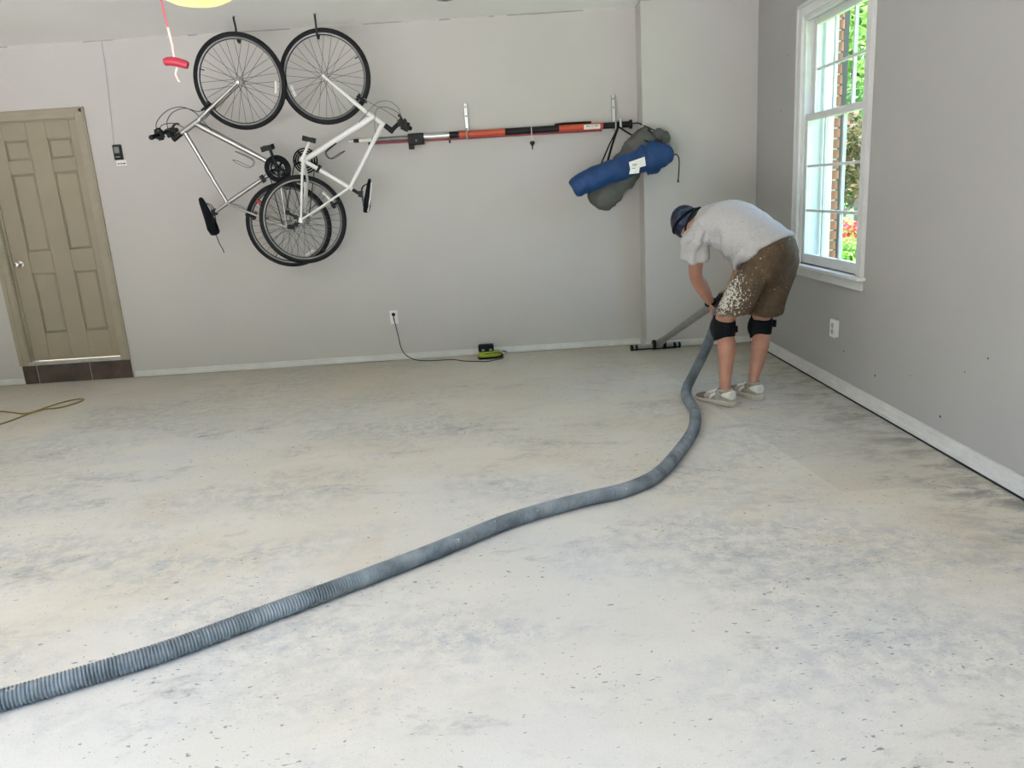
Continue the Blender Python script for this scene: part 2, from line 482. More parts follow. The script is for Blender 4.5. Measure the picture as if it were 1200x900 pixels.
# ------------------------------------------------------------------ room shell
D, W, H = 6.675, 2.156, 2.777
XL, YF = -5.6, -0.9
PY, PX = 6.453, 1.227          # front face and left face of the corner pier
def structure(name, mb, mt, label, cat, **kw):
    o = mb.build(name, mt, **kw); return tag(o, label, cat, kind='structure')

structure('floor', MB().box(XL - .12, W + .19, YF - .15, D + .12, -0.15, 0), 'floor', 'dusty ground concrete garage floor with grey stains', 'floor', smooth=0)
structure('ceiling', MB().box(XL - .12, W + .25, YF - .15, D + .12, H, H + .12), 'ceiling', 'off-white painted garage ceiling', 'ceiling', smooth=0)
wb = MB()
dx0, dx1, dz0, dz1 = -4.215, -3.385, 0.175, 2.225
wb.box(XL, dx0, D, D + .12, 0, H); wb.box(dx0, dx1, D, D + .12, dz1, H); wb.box(dx1, W + .05, D, D + .12, 0, H); wb.box(dx0, dx1, D, D + .12, 0, dz0)
structure('wall_back', wb, 'wall', 'pale grey back wall behind the hanging bicycles', 'wall', smooth=0)
structure('wall_corner', MB().box(PX, W, PY, D, 0, H), 'wall', 'grey boxed-out wall section in the far right corner', 'wall', smooth=0)
structure('wall_left', MB().box(XL - .12, XL, YF, D + .12, 0, H), 'wall', 'grey side wall opposite the window, out of view', 'wall', smooth=0)
wf = MB()
wf.box(XL - .12, -5.3, YF - .15, YF, 0, H); wf.box(0.5, W + .12, YF - .15, YF, 0, H); wf.box(-5.3, 0.5, YF - .15, YF, 2.30, H)
structure('wall_front', wf, 'wall', 'front wall around the open garage doorway', 'wall', smooth=0)

# right wall with window opening
wy0, wy1, wz0, wz1 = 4.575, 5.515, 0.765, 2.405
wr = MB()
for x0, x1 in ((W, W + .19),):
    wr.box(x0, x1, YF, wy0, 0, H); wr.box(x0, x1, wy1, D + .12, 0, H); wr.box(x0, x1, wy0, wy1, 0, wz0); wr.box(x0, x1, wy0, wy1, wz1, H)
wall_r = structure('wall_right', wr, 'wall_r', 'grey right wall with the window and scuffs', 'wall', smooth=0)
mo = MB()
bx0, bx1 = W + .19, W + .272
mo.box(bx0, bx1, YF, wy0 - .045, -.3, H + .1); mo.box(bx0, bx1, wy1 + .045, 9.5, -.3, H + .1)
mo.box(bx0, bx1, wy0 - .045, wy1 + .045, -.3, wz0 - .05); mo.box(bx0, bx1, wy0 - .045, wy1 + .045, wz1 + .05, H + .1)
mo.build('mortar', 'mortar', wall_r, smooth=0)
bm_a = MB().box(0, .098, 0, .2, 0, .058).mesh('brick')
bm_b = MB().box(0, .098, 0, .095, 0, .058).mesh('brick_half')
rnd = random.Random(4)
for i in range(26):
    z = 0.70 + i * 0.0705
    lngs = [(wy1 + .037, bm_b if i % 2 else bm_a), (wy1 + .037 + (.107 if i % 2 else .212), bm_a)]
    for y, me in lngs:
        me.materials.clear()
        b = bpy.data.objects.new('brick', me); COL.objects.link(b); b.parent = wall_r
        b.location = (bx0 - .004 + rnd.uniform(-.003, .003), y + rnd.uniform(-.003, .003), z)
        WM[b.name] = Matrix.Identity(4)
        if not me.materials: me.materials.append(MT['brick'])
        b.material_slots[0].link = 'OBJECT'
        b.material_slots[0].material = MT['brick' if rnd.random() < .6 else 'brick2']

# baseboards
def baseboard(name, segs, label):
    mb = MB()
    for sgm in segs: mb.box(*sgm)
    return structure(name, mb, 'trim', label, 'baseboard', bevel=.003, smooth=0)
baseboard('baseboard_back', [(-3.30, PX, D - .016, D, .004, .056), (-3.30, PX, D - .022, D, .004, .03)], 'thin white baseboard along the back wall right of the door')
baseboard('baseboard_left', [(XL, -4.275, D - .016, D, .004, .056)], 'short white baseboard left of the taupe door')
baseboard('baseboard_corner', [(PX - .016, W, PY - .016, PY, .006, .062), (PX - .016, PX, PY, D, .006, .06)], 'white baseboard around the boxed-out corner section')
bbr = baseboard('baseboard_right', [(W - .018, W, YF, PY, .018, .084), (W - .024, W - .010, YF, PY, .016, .066), (W - .040, W - .016, YF, PY, .014, .036)], 'chipped white baseboard with dark gap along the right wall')
MB().box(W - .034, W, YF, PY, 0, .014).build('shadow_gap', 'gap', bbr, smooth=0)

# ------------------------------------------------------------------ door, frame, step
door = thing('door_1', 'taupe six-panel door in taupe frame, at far left', 'door', (-3.8, D, 0), kind='structure')
fr = MB()
cy0, cy1 = D - .018, D
for a, b in ((-4.297, -4.208), (-3.400, -3.320)): fr.box(a, b, cy0, cy1, .165, 2.285)
fr.box(-4.208, -3.400, cy0, cy1, 2.205, 2.285)
for a, b in ((-4.285, -4.255), (-3.362, -3.332)): fr.box(a, b, cy0 - .006, cy0, .165, 2.273)
fr.box(-4.285, -3.332, cy0 - .006, cy0, 2.243, 2.273)
fr.build('casing', 'door_trim', door, bevel=.003, smooth=0)
jb = MB()
jb.box(dx0, dx0 + .015, D - .012, D + .12, .175, 2.225); jb.box(dx1 - .015, dx1, D - .012, D + .12, .175, 2.225); jb.box(dx0, dx1, D - .012, D + .12, 2.21, 2.225)
jb.box(dx0 + .015, dx0 + .028, D + .02, D + .036, .2, 2.21); jb.box(dx1 - .028, dx1 - .015, D + .02, D + .036, .2, 2.21); jb.box(dx0 + .015, dx1 - .015, D + .02, D + .036, 2.197, 2.21)
jb.build('jamb', 'door_trim', door, smooth=0)
ly = D + .036
lx0, lx1, lz0, lz1 = dx0 + .017, dx1 - .017, .197, 2.208
leaf = MB().box(lx0, lx1, ly + .014, ly + .04, lz0, lz1)
pans = [(-4.045, -3.845), (-3.685, -3.485)]
rows = [(1.895, 2.06), (1.145, 1.79), (.438, .966)]
leaf.box(lx0, pans[0][0], ly, ly + .015, lz0, lz1); leaf.box(pans[0][1], pans[1][0], ly, ly + .015, lz0, lz1); leaf.box(pans[1][1], lx1, ly, ly + .015, lz0, lz1)
zs = [lz0, rows[2][0], rows[2][1], rows[1][0], rows[1][1], rows[0][0], rows[0][1], lz1]
for pa in pans:
    for k in range(0, 8, 2): leaf.box(pa[0], pa[1], ly, ly + .015, zs[k], zs[k + 1])
leaf_o = leaf.build('leaf', 'door', door, smooth=0, bevel=.004)
for pa in pans:
    for z0, z1 in rows:
        g = .022
        r0 = [(pa[0] + .006, ly + .0142, z0 + .006), (pa[1] - .006, ly + .0142, z0 + .006), (pa[1] - .006, ly + .0142, z1 - .006), (pa[0] + .006, ly + .0142, z1 - .006)]
        r1 = [(pa[0] + g, ly + .002, z0 + g), (pa[1] - g, ly + .002, z0 + g), (pa[1] - g, ly + .002, z1 - g), (pa[0] + g, ly + .002, z1 - g)]
        MB().loft([[V(p) for p in r0], [V(p) for p in r1]]).build('panel', 'door', leaf_o, smooth=0)
kn = MB().lathe([(.03, 0), (.032, .004), (.012, .01), (.011, .03), (.024, .038), (.029, .05), (.024, .062), (.008, .066)], (-4.132, ly, 1.048), (0, -1, 0), 20)
kn.build('door_knob', 'chrome', door, smooth=60)
MB().box(lx0 - .01, lx1 + .01, D - .03, D + .05, .168, .192).build('threshold', 'greyplastic', door, smooth=0, bevel=.004)
step = thing('trim_1', 'brown tiled riser below the taupe door', 'tile trim', (-3.8, D, 0), kind='structure')
MB().box(-4.275, -3.325, D - .012, D, 0, .166).build('grout', 'grout', step, smooth=0)
for a, b in ((-4.275, -4.156), (-4.146, -3.688), (-3.678, -3.325)):
    MB().box(a, b, D - .020, D - .002, .004, .164).build('tile', 'tile', step, smooth=0, bevel=.002)

# ------------------------------------------------------------------ window
win = thing('window_1', 'white double-hung window with muntins in the right wall', 'window', (W, 5.04, .75), kind='structure')
cw = .078
cx0 = W - .02
for nm, bxs in (('casing', [(cx0, W, wy0 - cw, wy0, wz0, wz1 + cw), (cx0 - .008, cx0, wy0 - cw, wy0 - cw + .026, wz0, wz1 + cw)]),
                ('casing', [(cx0, W, wy1, wy1 + cw, wz0, wz1 + cw), (cx0 - .008, cx0, wy1 + cw - .026, wy1 + cw, wz0, wz1 + cw)]),
                ('head_casing', [(cx0, W, wy0, wy1, wz1, wz1 + cw), (cx0 - .008, cx0, wy0 - cw, wy1 + cw, wz1 + cw - .026, wz1 + cw)]),
                ('stool', [(cx0 - .032, W + .02, wy0 - cw - .02, wy1 + cw + .02, wz0 - .022, wz0)]),
                ('apron', [(cx0, W, wy0 - cw + .005, wy1 + cw - .005, .682, wz0 - .022)]),
                ('jamb', [(W - .002, W + .2, wy0 - .012, wy0 + .012, wz0, wz1), (W - .002, W + .2, wy1 - .012, wy1 + .012, wz0, wz1),
                          (W - .002, W + .2, wy0, wy1, wz1 - .014, wz1 + .012), (W + .02, W + .22, wy0, wy1, wz0 - .03, wz0 + .012)]),
                ('stop', [(W + .001, W + .013, wy0 + .012, wy0 + .028, wz0, wz1 - .014), (W + .001, W + .013, wy1 - .028, wy1 - .012, wz0, wz1 - .014), (W + .001, W + .013, wy0 + .012, wy1 - .012, wz1 - .032, wz1 - .014)]),
                ('parting_bead', [(W + .050, W + .056, wy1 - .030, wy1 - .012, 1.77, wz1 - .014), (W + .050, W + .056, wy0 + .012, wy0 + .030, 1.77, wz1 - .014)]),
                ('brick_mould', [(W + .13, W + .20, wy1 - .045, wy1 - .01, wz0 + .012, wz1 - .014), (W + .13, W + .20, wy0 + .01, wy0 + .045, wz0 + .012, wz1 - .014),
                                 (W + .17, W + .215, wy1 - .02, wy1 + .036, wz0 - .04, wz1 + .04), (W + .17, W + .215, wy0 - .036, wy0 + .02, wz0 - .04, wz1 + .04)])):
    mb = MB()
    for q in bxs: mb.box(*q)
    mb.build(nm, 'window_white', win, smooth=0, bevel=.0025)
def sash(name, x0, x1, z0, z1, brail, trail, rows_n):
    y0, y1 = wy0 + .014, wy1 - .014
    st = .052
    g0, g1, h0, h1 = y0 + st, y1 - st, z0 + brail, z1 - trail
    mb = MB()
    mb.box(x0, x1, y0, g0, z0, z1); mb.box(x0, x1, g1, y1, z0, z1); mb.box(x0, x1, g0, g1, z0, h0); mb.box(x0, x1, g0, g1, h1, z1)
    s = mb.build(name, 'window_white', win, smooth=0, bevel=.003)
    xm = (x0 + x1) / 2
    ys = [g0 + (g1 - g0) * k / 3 for k in range(4)]; zr = [h0 + (h1 - h0) * k / rows_n for k in range(rows_n + 1)]
    for k in (1, 2): MB().box(xm - .011, xm + .011, ys[k] - .009, ys[k] + .009, h0, h1).build('muntin', 'window_white', s, smooth=0, bevel=.003)
    for k in range(1, rows_n): MB().box(xm - .010, xm + .010, g0, g1, zr[k] - .009, zr[k] + .009).build('muntin', 'window_white', s, smooth=0, bevel=.003)
    for i in range(3):
        for k in range(rows_n):
            MB().box(xm - .002, xm + .002, ys[i] + (.009 if i else 0), ys[i + 1] - (.009 if i < 2 else 0), zr[k] + (.009 if k else 0), zr[k + 1] - (.009 if k < rows_n - 1 else 0)).build('pane', 'glass', s, smooth=0)
sash('lower_sash', W + .014, W + .048, wz0 + .002, 1.775, .068, .045, 3)
sash('upper_sash', W + .058, W + .092, 1.735, wz1 - .016, .045, .05, 2)

# shutter outside
sh = thing('shutter', 'dark exterior shutter beside the window, seen through the glass', 'shutter', (bx1, 5.8, .7))
MB().box(bx1 + .002, bx1 + .062, 5.58, 5.63, .72, 2.44).box(bx1 + .002, bx1 + .062, 5.93, 5.98, .72, 2.44).box(bx1 + .002, bx1 + .062, 5.63, 5.93, .72, .79).box(bx1 + .002, bx1 + .062, 5.63, 5.93, 2.37, 2.44).build('shutter_frame', 'shutter', sh, smooth=0)
sl = MB().obox((0, 0, 0), (1, 0, .8), (0, 1, 0), (-.8, 0, 1), .026, .15, .004).mesh('slat'); sl.materials.append(MT['shutter'])
for i in range(32):
    o = bpy.data.objects.new('slat', sl); COL.objects.link(o); o.parent = sh
    o.location = wmat(sh).inverted() @ V((bx1 + .034, 5.78, .81 + i * .05))

# ------------------------------------------------------------------ outside
structure('driveway', MB().box(-9, 6, -26, YF - .15, -.25, -.02), 'drive', 'pale concrete driveway outside the open garage door', 'driveway', smooth=0)
structure('lawn', MB().box(W + .272, 60, -20, 60, -.5, -.05), 'lawn', 'green lawn beyond the window', 'lawn', smooth=0)
structure('road', MB().obox((9.0, 19.6, -.045), (1, -.35, 0), (.35, 1, 0), (0, 0, 1), 9, .55, .02), 'road', 'grey strip of pavement crossing the lawn outside', 'path', smooth=0)

hb_ = MB()  # unseen tree belt, added to keep low sky light out of the garage
rn = random.Random(12)
for k in range(13):
    cx_h, hh = -34 + k * 5.4 + rn.uniform(-1, 1), rn.uniform(8.5, 11.5)
    hb_.ell((cx_h, -27 + rn.uniform(-1, 1), hh * .5), (4.2, 0, 0), (0, 3.2, 0), (0, 0, hh * .55), 18, 12)
for i, p in enumerate(hb_.v): hb_.v[i] = p + V((noise.noise(p * .8), noise.noise(p * .8 + V((9, 0, 0))), noise.noise(p * .8 + V((0, 9, 0))))) * 1.1
structure('trees_sky_block', hb_, 'leafdark', 'unseen belt of trees added in front of the garage to block low sky', 'trees', smooth=0)
structure('street_front', MB().box(-60, 2.4, -40, -26, -.4, -.06), 'lawn', 'grass verge across the street in front of the garage', 'lawn', smooth=0)
def foliage(n, blobs, size, seed):
    r = random.Random(seed); mb = MB()
    tot = sum(b[3] * b[4] * b[5] for b in blobs)
    for (cx, cy, cz, rx, ry, rz) in blobs:
        k = int(n * rx * ry * rz / tot)
        for _ in range(k):
            d = V((r.gauss(0, 1), r.gauss(0, 1), r.gauss(0, 1))).normalized() * (r.random() ** 0.45)
            p = V((cx + d.x * rx, cy + d.y * ry, cz + d.z * rz))
            a = V((r.gauss(0, 1), r.gauss(0, 1), r.gauss(0, .6))).normalized(); q = V((r.gauss(0, 1), r.gauss(0, 1), r.gauss(0, 1)))
            b = a.cross(q).normalized(); s = size * r.uniform(.6, 1.3)
            mb.add([p - a * s, p + b * s * .5, p + a * s, p - b * s * .5], [(0, 1, 2, 3)])
    return mb
def tree(name, label, cat, loc, blobs, n, size, mt, trunk, seed, extra=None):
    t = thing(name, label, cat, loc)
    me = foliage(n, blobs, size, seed)
    inv = wmat(t).inverted(); me2 = bpy.data.meshes.new('foliage')
    me2.from_pydata([tuple(inv @ p) for p in me.v], [], me.f)
    o = link('foliage', me2, mt, t, smooth=0); o['kind'] = 'stuff'
    if trunk:
        tb = MB()
        for pts, r in trunk: tb.tube(spline(pts, 4), [r * (1 - .6 * i / (4 * (len(pts) - 1))) for i in range(4 * (len(pts) - 1) + 1)], 8)
        tb.build('trunk', 'bark', t)
    if extra:
        me = foliage(extra[0], blobs, extra[1], seed + 5); me2 = bpy.data.meshes.new('flowers')
        me2.from_pydata([tuple(inv @ p) for p in me.v], [], me.f)
        o = link('flowers', me2, extra[2], t, smooth=0); o['kind'] = 'stuff'
    return t
tree('leafy_tree', 'bright green leafy tree filling the upper window panes', 'tree', (10.6, 22.5, -.05),
     [(9.6, 22, 4.6, 2.4, 2.2, 1.9), (11.6, 23, 5.4, 2.4, 2.0, 2.2), (10.4, 23, 7.2, 2.8, 2.4, 2.2), (8.6, 23.5, 6.2, 1.8, 2, 1.8)], 15000, .12, 'leaf',
     [([(10.6, 22.5, -.05), (10.5, 22.5, 1.8), (10.3, 22.6, 4.0), (10.4, 22.8, 6.5)], .2), ([(10.5, 22.5, 2.4), (9.6, 22.2, 3.8), (9.0, 22, 5.2)], .1)], 1)
tree('hedge', 'dark green hedge row along the far edge of the lawn', 'hedge', (14, 31, -.05),
     [(10.5, 30.5, 1.3, 2.2, 1.4, 1.6), (13.5, 31, 1.5, 2.4, 1.4, 1.9), (16.5, 31.5, 1.4, 2.4, 1.4, 1.8)], 5000, .16, 'leafdark', None, 2)
tree('small_maple', 'small bronze-leaved tree with bare twisting branches behind the window', 'tree', (7.3, 16.2, -.05),
     [(7.0, 16, 2.15, .8, .8, .55), (7.7, 16.4, 1.75, .75, .7, .5), (7.4, 16.2, 1.15, .8, .7, .4), (6.9, 16.0, 1.5, .5, .6, .4)], 1500, .085, 'leafred',
     [([(7.3, 16.2, -.05), (7.25, 16.2, .6), (7.0, 16.1, 1.3), (6.7, 16, 2.1)], .06), ([(7.27, 16.2, .5), (7.6, 16.2, 1.0), (7.9, 16.3, 1.7)], .045), ([(7.1, 16.1, .9), (7.5, 16.1, 1.5), (7.3, 16, 2.2)], .035)], 3)
tree('evergreen_tree', 'mid green tree behind the bronze-leaved tree', 'tree', (8.4, 19.0, -.05),
     [(7.8, 19, 2.7, 1.1, 1, .9), (8.8, 19.4, 2.3, 1.0, 1, 1.0)], 2600, .12, 'leafdark', [([(8.4, 19, -.05), (8.3, 19, 1.2), (8.3, 19, 2.4)], .10)], 4)
tree('azalea_bush', 'red flowering azalea bush on the lawn outside', 'bush', (6.35, 13.9, -.05),
     [(6.1, 13.9, .28, .45, .4, .33), (6.65, 14.0, .22, .5, .4, .27)], 900, .06, 'leaf', None, 6, (1500, .055, 'petal'))
tree('low_shrub', 'low green shrub below the window view', 'bush', (5.65, 12.1, -.05),
     [(5.45, 12.1, .12, .4, .4, .26), (6.0, 12.2, .1, .4, .4, .24)], 1300, .06, 'leaf', None, 7)

# ------------------------------------------------------------------ bicycles
spoke_me = {}
def spoke_variants(hub_w):
    key = round(hub_w, 4)
    if key not in spoke_me:
        L = []
        for side in (1, -1):
            for lead in (1, -1):
                a = lead * radians(62)
                p0 = V((.022 * cos(a), side * hub_w, .022 * sin(a))); p1 = V((.303, 0, 0))
                me = MB().tube([p0, p1], .0014, 4).mesh('spoke'); me.materials.append(MT['spoke']); L.append(me)
        spoke_me[key] = L
    return spoke_me[key]

def wheel(root, name, cx, hub_w, refl_ang, valve_ang):
    prof = [(.301, -.009), (.308, -.0115), (.319, -.0115), (.319, .0115), (.308, .0115), (.301, .009)]
    w = MB().lathe(prof, (0, 0, 0), (0, 1, 0), 48, closed=True).build(name, 'rim', root, local=True)
    w.location = (cx, 0, 0)
    WM[w.name] = wmat(root) @ Matrix.Translation((cx, 0, 0))
    tp = [(.3285 + .0195 * cos(a), .0205 * sin(a)) for a in [2 * pi * k / 10 for k in range(10)]]
    MB().lathe(tp, (0, 0, 0), (0, 1, 0), 56, closed=True).build('tyre', 'rubber', w, local=True, smooth=180)
    MB().lathe([(.301, -.0085), (.296, -.004), (.296, .004), (.301, .0085)], (0,0,0), (0,1,0), 48, closed=True).build('rim_wall', 'black', w, local=True)
    h = MB().lathe([(.006, -.062), (.011, -.062), (.011, -hub_w - .01), (.027, -hub_w - .003), (.027, -hub_w + .003), (.014, -hub_w + .01), (.014, hub_w - .01), (.027, hub_w - .003), (.027, hub_w + .003), (.011, hub_w + .01), (.011, .062), (.006, .062)], (0,0,0), (0,1,0), 16)
    h.build('hub', 'steel', w, local=True)
    vs = spoke_variants(hub_w)
    for k in range(32):
        o = bpy.data.objects.new('spoke', vs[k % 4]); COL.objects.link(o); o.parent = w
        o.rotation_euler = (0, 2 * pi * k / 32, 0)
    va = valve_ang
    MB().tube([(.303 * cos(va), 0, .303 * sin(va)), (.268 * cos(va), 0, .268 * sin(va))], .004, 6).build('valve', 'black', w, local=True)
    if refl_ang is not None:
        pts = [V((.272 * cos(refl_ang + t), -.012 if refl_ang else 0, .272 * sin(refl_ang + t))) for t in (-.16, -.08, 0, .08, .16)]
        MB().tube(pts, .011, 6, flat=1.0).build('wheel_reflector', 'whiteplastic', w, local=True)
    return w

def bike(name, label, mtx, q):
    root = thing(name, label, 'bicycle', mtx=mtx, group='bicycles hung on the back wall')
    P = {k: V((v[0], 0, v[1])) for k, v in q['pts'].items()}
    fm = q['frame']
    Y = lambda p, y: V((p.x, y, p.z))
    rear, front = V((0, 0, 0)), V((q['wb'], 0, 0))
    wheel(root, 'rear_wheel', 0, .030, q['refl_r'], q['valve_r'])
    wheel(root, 'front_wheel', q['wb'], .033, q['refl_f'], q['valve_f'])
    f = MB()
    hb, ht = P['head_b'], P['head_t']
    f.tube([hb, ht], .021, 14)
    dtj = hb.lerp(ht, .22); ttj = hb.lerp(ht, .85)
    f.tube([P['bb'], P['bb'].lerp(dtj, .5), dtj.lerp(P['bb'], .08), dtj], [.020, .024, .027, .021], 14)
    f.tube([P['seat'], ttj], [.0145, .0175], 12)
    f.tube([P['bb'], P['seat'] + (P['seat'] - P['bb']).normalized() * .025], .0165, 12)
    f.tube([Y(P['bb'], -.036), Y(P['bb'], .036)], .021, 14)
    for s in (-1, 1):
        f.tube([Y(P['bb'], s * .028), Y(P['bb'].lerp(rear, .25), s * .045), Y(rear, s * .066)], [.011, .0105, .008], 10)
        f.tube([Y(P['seat'], s * .014), Y(P['seat'].lerp(rear, .2), s * .036), Y(rear, s * .066)], [.009, .009, .007], 10)
        f.obox(Y(rear, s * .066), (1, 0, 0), (0, 1, 0), (0, 0, 1), .02, .003, .014)
    f.build('frame', fm, root, local=True, smooth=50)
    fk = MB()
    hd = (ht - hb).normalized(); crown = hb - hd * .03
    fk.tube([hb, crown], .019, 12)
    fk.tube([Y(crown, -.05), Y(crown, 0), Y(crown, .05)], [.013, .019, .013], 10)
    for s in (-1, 1):
        mid = crown.lerp(front, .55) - hd.cross(V((0, 1, 0))) * 0
        fk.tube([Y(crown, s * .05), Y(mid, s * .054), Y(front, s * .058)], [.0165, .0135, .009], 10)
        fk.tube([Y(front, s * .052), Y(front, s * .066)], .010, 10)
    fk.build('fork', fm, root, local=True, smooth=50)
    # headset, stem, bar
    MB().tube([ht, P['stem_base']], .019, 12).build('headset', 'headset_dark' if 'headset_dark' in MT else 'black', root, local=True)
    st = MB().tube([P['stem_base'] - hd * .02, P['stem_base'] + hd * .018], .021, 12)
    st.tube([P['stem_base'], P['bar']], [.017, .015], 12)
    st.tube([Y(P['bar'], -.028), Y(P['bar'], .028)], .021, 12)
    st.build('stem', 'black', root, local=True)
    g = P['grip']; b0 = P['bar']
    hw = .255
    pts = [Y(g, -hw), Y(g.lerp(b0, .35), -hw * .55), Y(b0.lerp(g, .1), -.08), b0, Y(b0.lerp(g, .1), .08), Y(g.lerp(b0, .35), hw * .55), Y(g, hw)]
    bar = MB().tube(spline(pts, 5), .0125, 10).build('handlebar', 'black', root, local=True)
    gd = (g - b0)
    for s in (-1, 1):
        e0 = Y(g, s * hw) ; e1 = Y(g.lerp(b0, .22), s * (hw - .11))
        MB().tube([e0 + (e0 - e1) * .06, e0, e0.lerp(e1, .5), e1], [.017, .019, .0165, .0175], 12).build('grip', 'rubber', bar, local=True)
        c = Y(g.lerp(b0, .35), s * (hw - .135))
        fw = q['fwd']
        lv = MB().obox(c, (1, 0, 0), (0, 1, 0), (0, 0, 1), .028, .022, .026)
        lv.tube(spline([c, c + V((fw[0] * .04, s * .01, fw[1] * .04)), c + V((fw[0] * .055, s * .06, fw[1] * .055)), c + V((fw[0] * .045, s * .12, fw[1] * .045))], 4), .0085, 8)
        lv.build('brake_lever', 'black', bar, local=True)
        sc = MB().obox(c + V((-.02 * fw[0], -s * .03, -.02 * fw[1])), (1, 0, 0), (0, 1, 0), (0, 0, 1), .026, .018, .018)
        sc.build('shifter', 'black', bar, local=True, bevel=.005)
    for k, arc in enumerate(q['cables']):
        MB().tube(spline([(x, y, z) for x, y, z in arc], 6), .0032, 6).build('brake_cable', q['cable_mat'], root, local=True)
    # brakes
    for nm, c, dirv in (('front_brake', P['brk_f'], (front - P['brk_f'])), ('rear_brake', P['brk_r'], (rear - P['brk_r']))):
        dv = dirv.normalized(); pv = V((-dv.z, 0, dv.x))
        bk = MB()
        for s in (-1, 1):
            bk.tube([Y(c - dv * .045, s * .03), Y(c, s * .036), Y(c + dv * .03, s * .03)], [.008, .010, .009], 8)
            bk.obox(Y(c + dv * .02, s * .019), dv, (0, 1, 0), pv, .010, .007, .028)
        bk.tube([Y(c - dv * .045, -.035), Y(c - dv * .045, .035)], .004, 6)
        bk.build(nm, 'black', root, local=True)
    # saddle
    s0, s1, cl = P['sad_nose'], P['sad_tail'], P['clamp']
    MB().tube([P['seat'], cl], .0135, 10).build('seatpost', q['post'], root, local=True)
    ax = (s0 - s1); L = ax.length; ax.normalize(); up = V((-ax.z, 0, ax.x))
    rings = []
    for t, wd, th, o in ((0, .035, .014, .0), (.04, .062, .026, .006), (.2, .072, .032, .008), (.4, .052, .030, .002), (.6, .030, .026, .0), (.85, .021, .020, -.003), (.97, .016, .014, -.005), (1.0, .007, .006, -.006)):
        c = s1 + ax * L * t + up * o
        rings.append([c + V((0, 1, 0)) * (wd * cos(a)) + up * (th * q['sad_th'] * (sin(a) if sin(a) > 0 else 1.25 * sin(a))) for a in [2 * pi * k / 16 for k in range(16)]])
    sad = MB().loft(rings).build('saddle', q['saddle'], root, local=True, smooth=70)
    rl = MB()
    for s in (-1, 1):
        rl.tube(spline([s1 + ax * L * .12 - up * .012 + V((0, s * .03, 0)), cl + ax * .04 + up * .012 + V((0, s * .022, 0)), s1 + ax * L * .86 - up * .01 + V((0, s * .008, 0))], 4), .0035, 6)
    rl.obox(cl + up * .01, ax, (0, 1, 0), up, .024, .026, .013)
    rl.build('saddle_clamp', 'black', root, local=True)
    if 'trim' in q:
        MB().tube([s1 + ax * L * .05 + up * .024 + V((0, q['trim'] * .045, 0)), s1 + ax * L * .45 + up * .026 + V((0, q['trim'] * .042, 0)), s1 + ax * L * .9 + up * .014 + V((0, q['trim'] * .016, 0))], .0055, 6).build('saddle_stripe', 'whiteplastic', sad, local=True)
    # drivetrain on the right (y < 0)
    bb = P['bb']
    ring = MB()
    for r, y in ((.098, -.052), (.080, -.045), (.062, -.038)):
        ring.lathe([(r - .012, y - .0015), (r, y - .0015), (r, y + .0015), (r - .012, y + .0015)], bb, (0, 1, 0), 40, closed=True)
    for k in range(5):
        a = 2 * pi * k / 5 + .4
        ring.tube([bb + V((0, -.048, 0)), bb + V((.088 * cos(a), -.05, .088 * sin(a)))], .009, 6)
    ring.lathe([(.0, -.06), (.024, -.06), (.024, -.035), (.0, -.035)], bb, (0, 1, 0), 16)
    cr = ring.build('chainring', 'blackcloth', root, local=True)
    if q['guard']:
        MB().lathe([(.066, -.0585), (.104, -.0585), (.104, -.0565), (.066, -.0565)], bb, (0, 1, 0), 40, closed=True).build('chain_guard', 'blackcloth', cr, local=True)
    for s, d in ((q['near'], 1), (-q['near'], -1)):
        dv = (P['pedal'] - bb).normalized() * .170 * d
        e = bb + dv
        ca = MB().tube([Y(bb, s * .062), Y(bb + dv * .5, s * .075), Y(e, s * .078)], [.016, .011, .012], 10).build('crank_arm', q['crank'], root, local=True)
        pc = Y(e, s * .125)
        pd = MB().tube([Y(e, s * .078), Y(e, s * .17)], .007, 8)
        for t in (-1, 1): pd.obox(pc + V((0, 0, t * .032)), (1, 0, 0), (0, 1, 0), (0, 0, 1), .019, .046, .010)
        for t in (-1, 0, 1): pd.obox(pc + V((0, t * .04, 0)), (1, 0, 0), (0, 1, 0), (0, 0, 1), .017, .006, .034)
        pd.build('pedal', 'black', ca, local=True)
    cs = MB()
    for k, r in enumerate((.050, .043, .036, .029, .023)): cs.lathe([(.012, -.034 - .005 * k), (r, -.034 - .005 * k), (r, -.037 - .005 * k), (.012, -.037 - .005 * k)], (0,0,0), (0,1,0), 24)
    cs.build('cassette', 'greytube', root, local=True)
    dd = V((-.25, 0, -1)).normalized()
    j1, j2 = dd * .075 + V((.02, -.055, 0)), dd * .145 + V((.06, -.055, 0))
    dr = MB().obox(dd * .03 + V((0, -.062, 0)), dd, (0, 1, 0), (1, 0, 0), .03, .01, .016)
    dr.lathe([(.004, -.004), (.019, -.004), (.019, .004), (.004, .004)], j1, (0, 1, 0), 14); dr.lathe([(.004, -.004), (.019, -.004), (.019, .004), (.004, .004)], j2, (0, 1, 0), 14)
    dr.tube([j1, j2], .009, 6)
    dr.build('rear_derailleur', 'black', root, local=True)
    n = (bb).normalized(); pn = V((-n.z, 0, n.x))
    ch = MB().tube([V((0, -.045, 0)) + pn * .035, V((bb.x, -.047, bb.z)) + pn * .079], .004, 6)
    ch.tube([j2 - V((0, -.008, 0)) - pn * .012, V((bb.x, -.047, bb.z)) - pn * .079], .004, 6); ch.tube([j1 - pn * .01, -pn * .03 + V((0, -.045, 0))], .004, 6)
    ch.build('chain', 'black', root, local=True)
    fd = bb.lerp(P['seat'], .3)
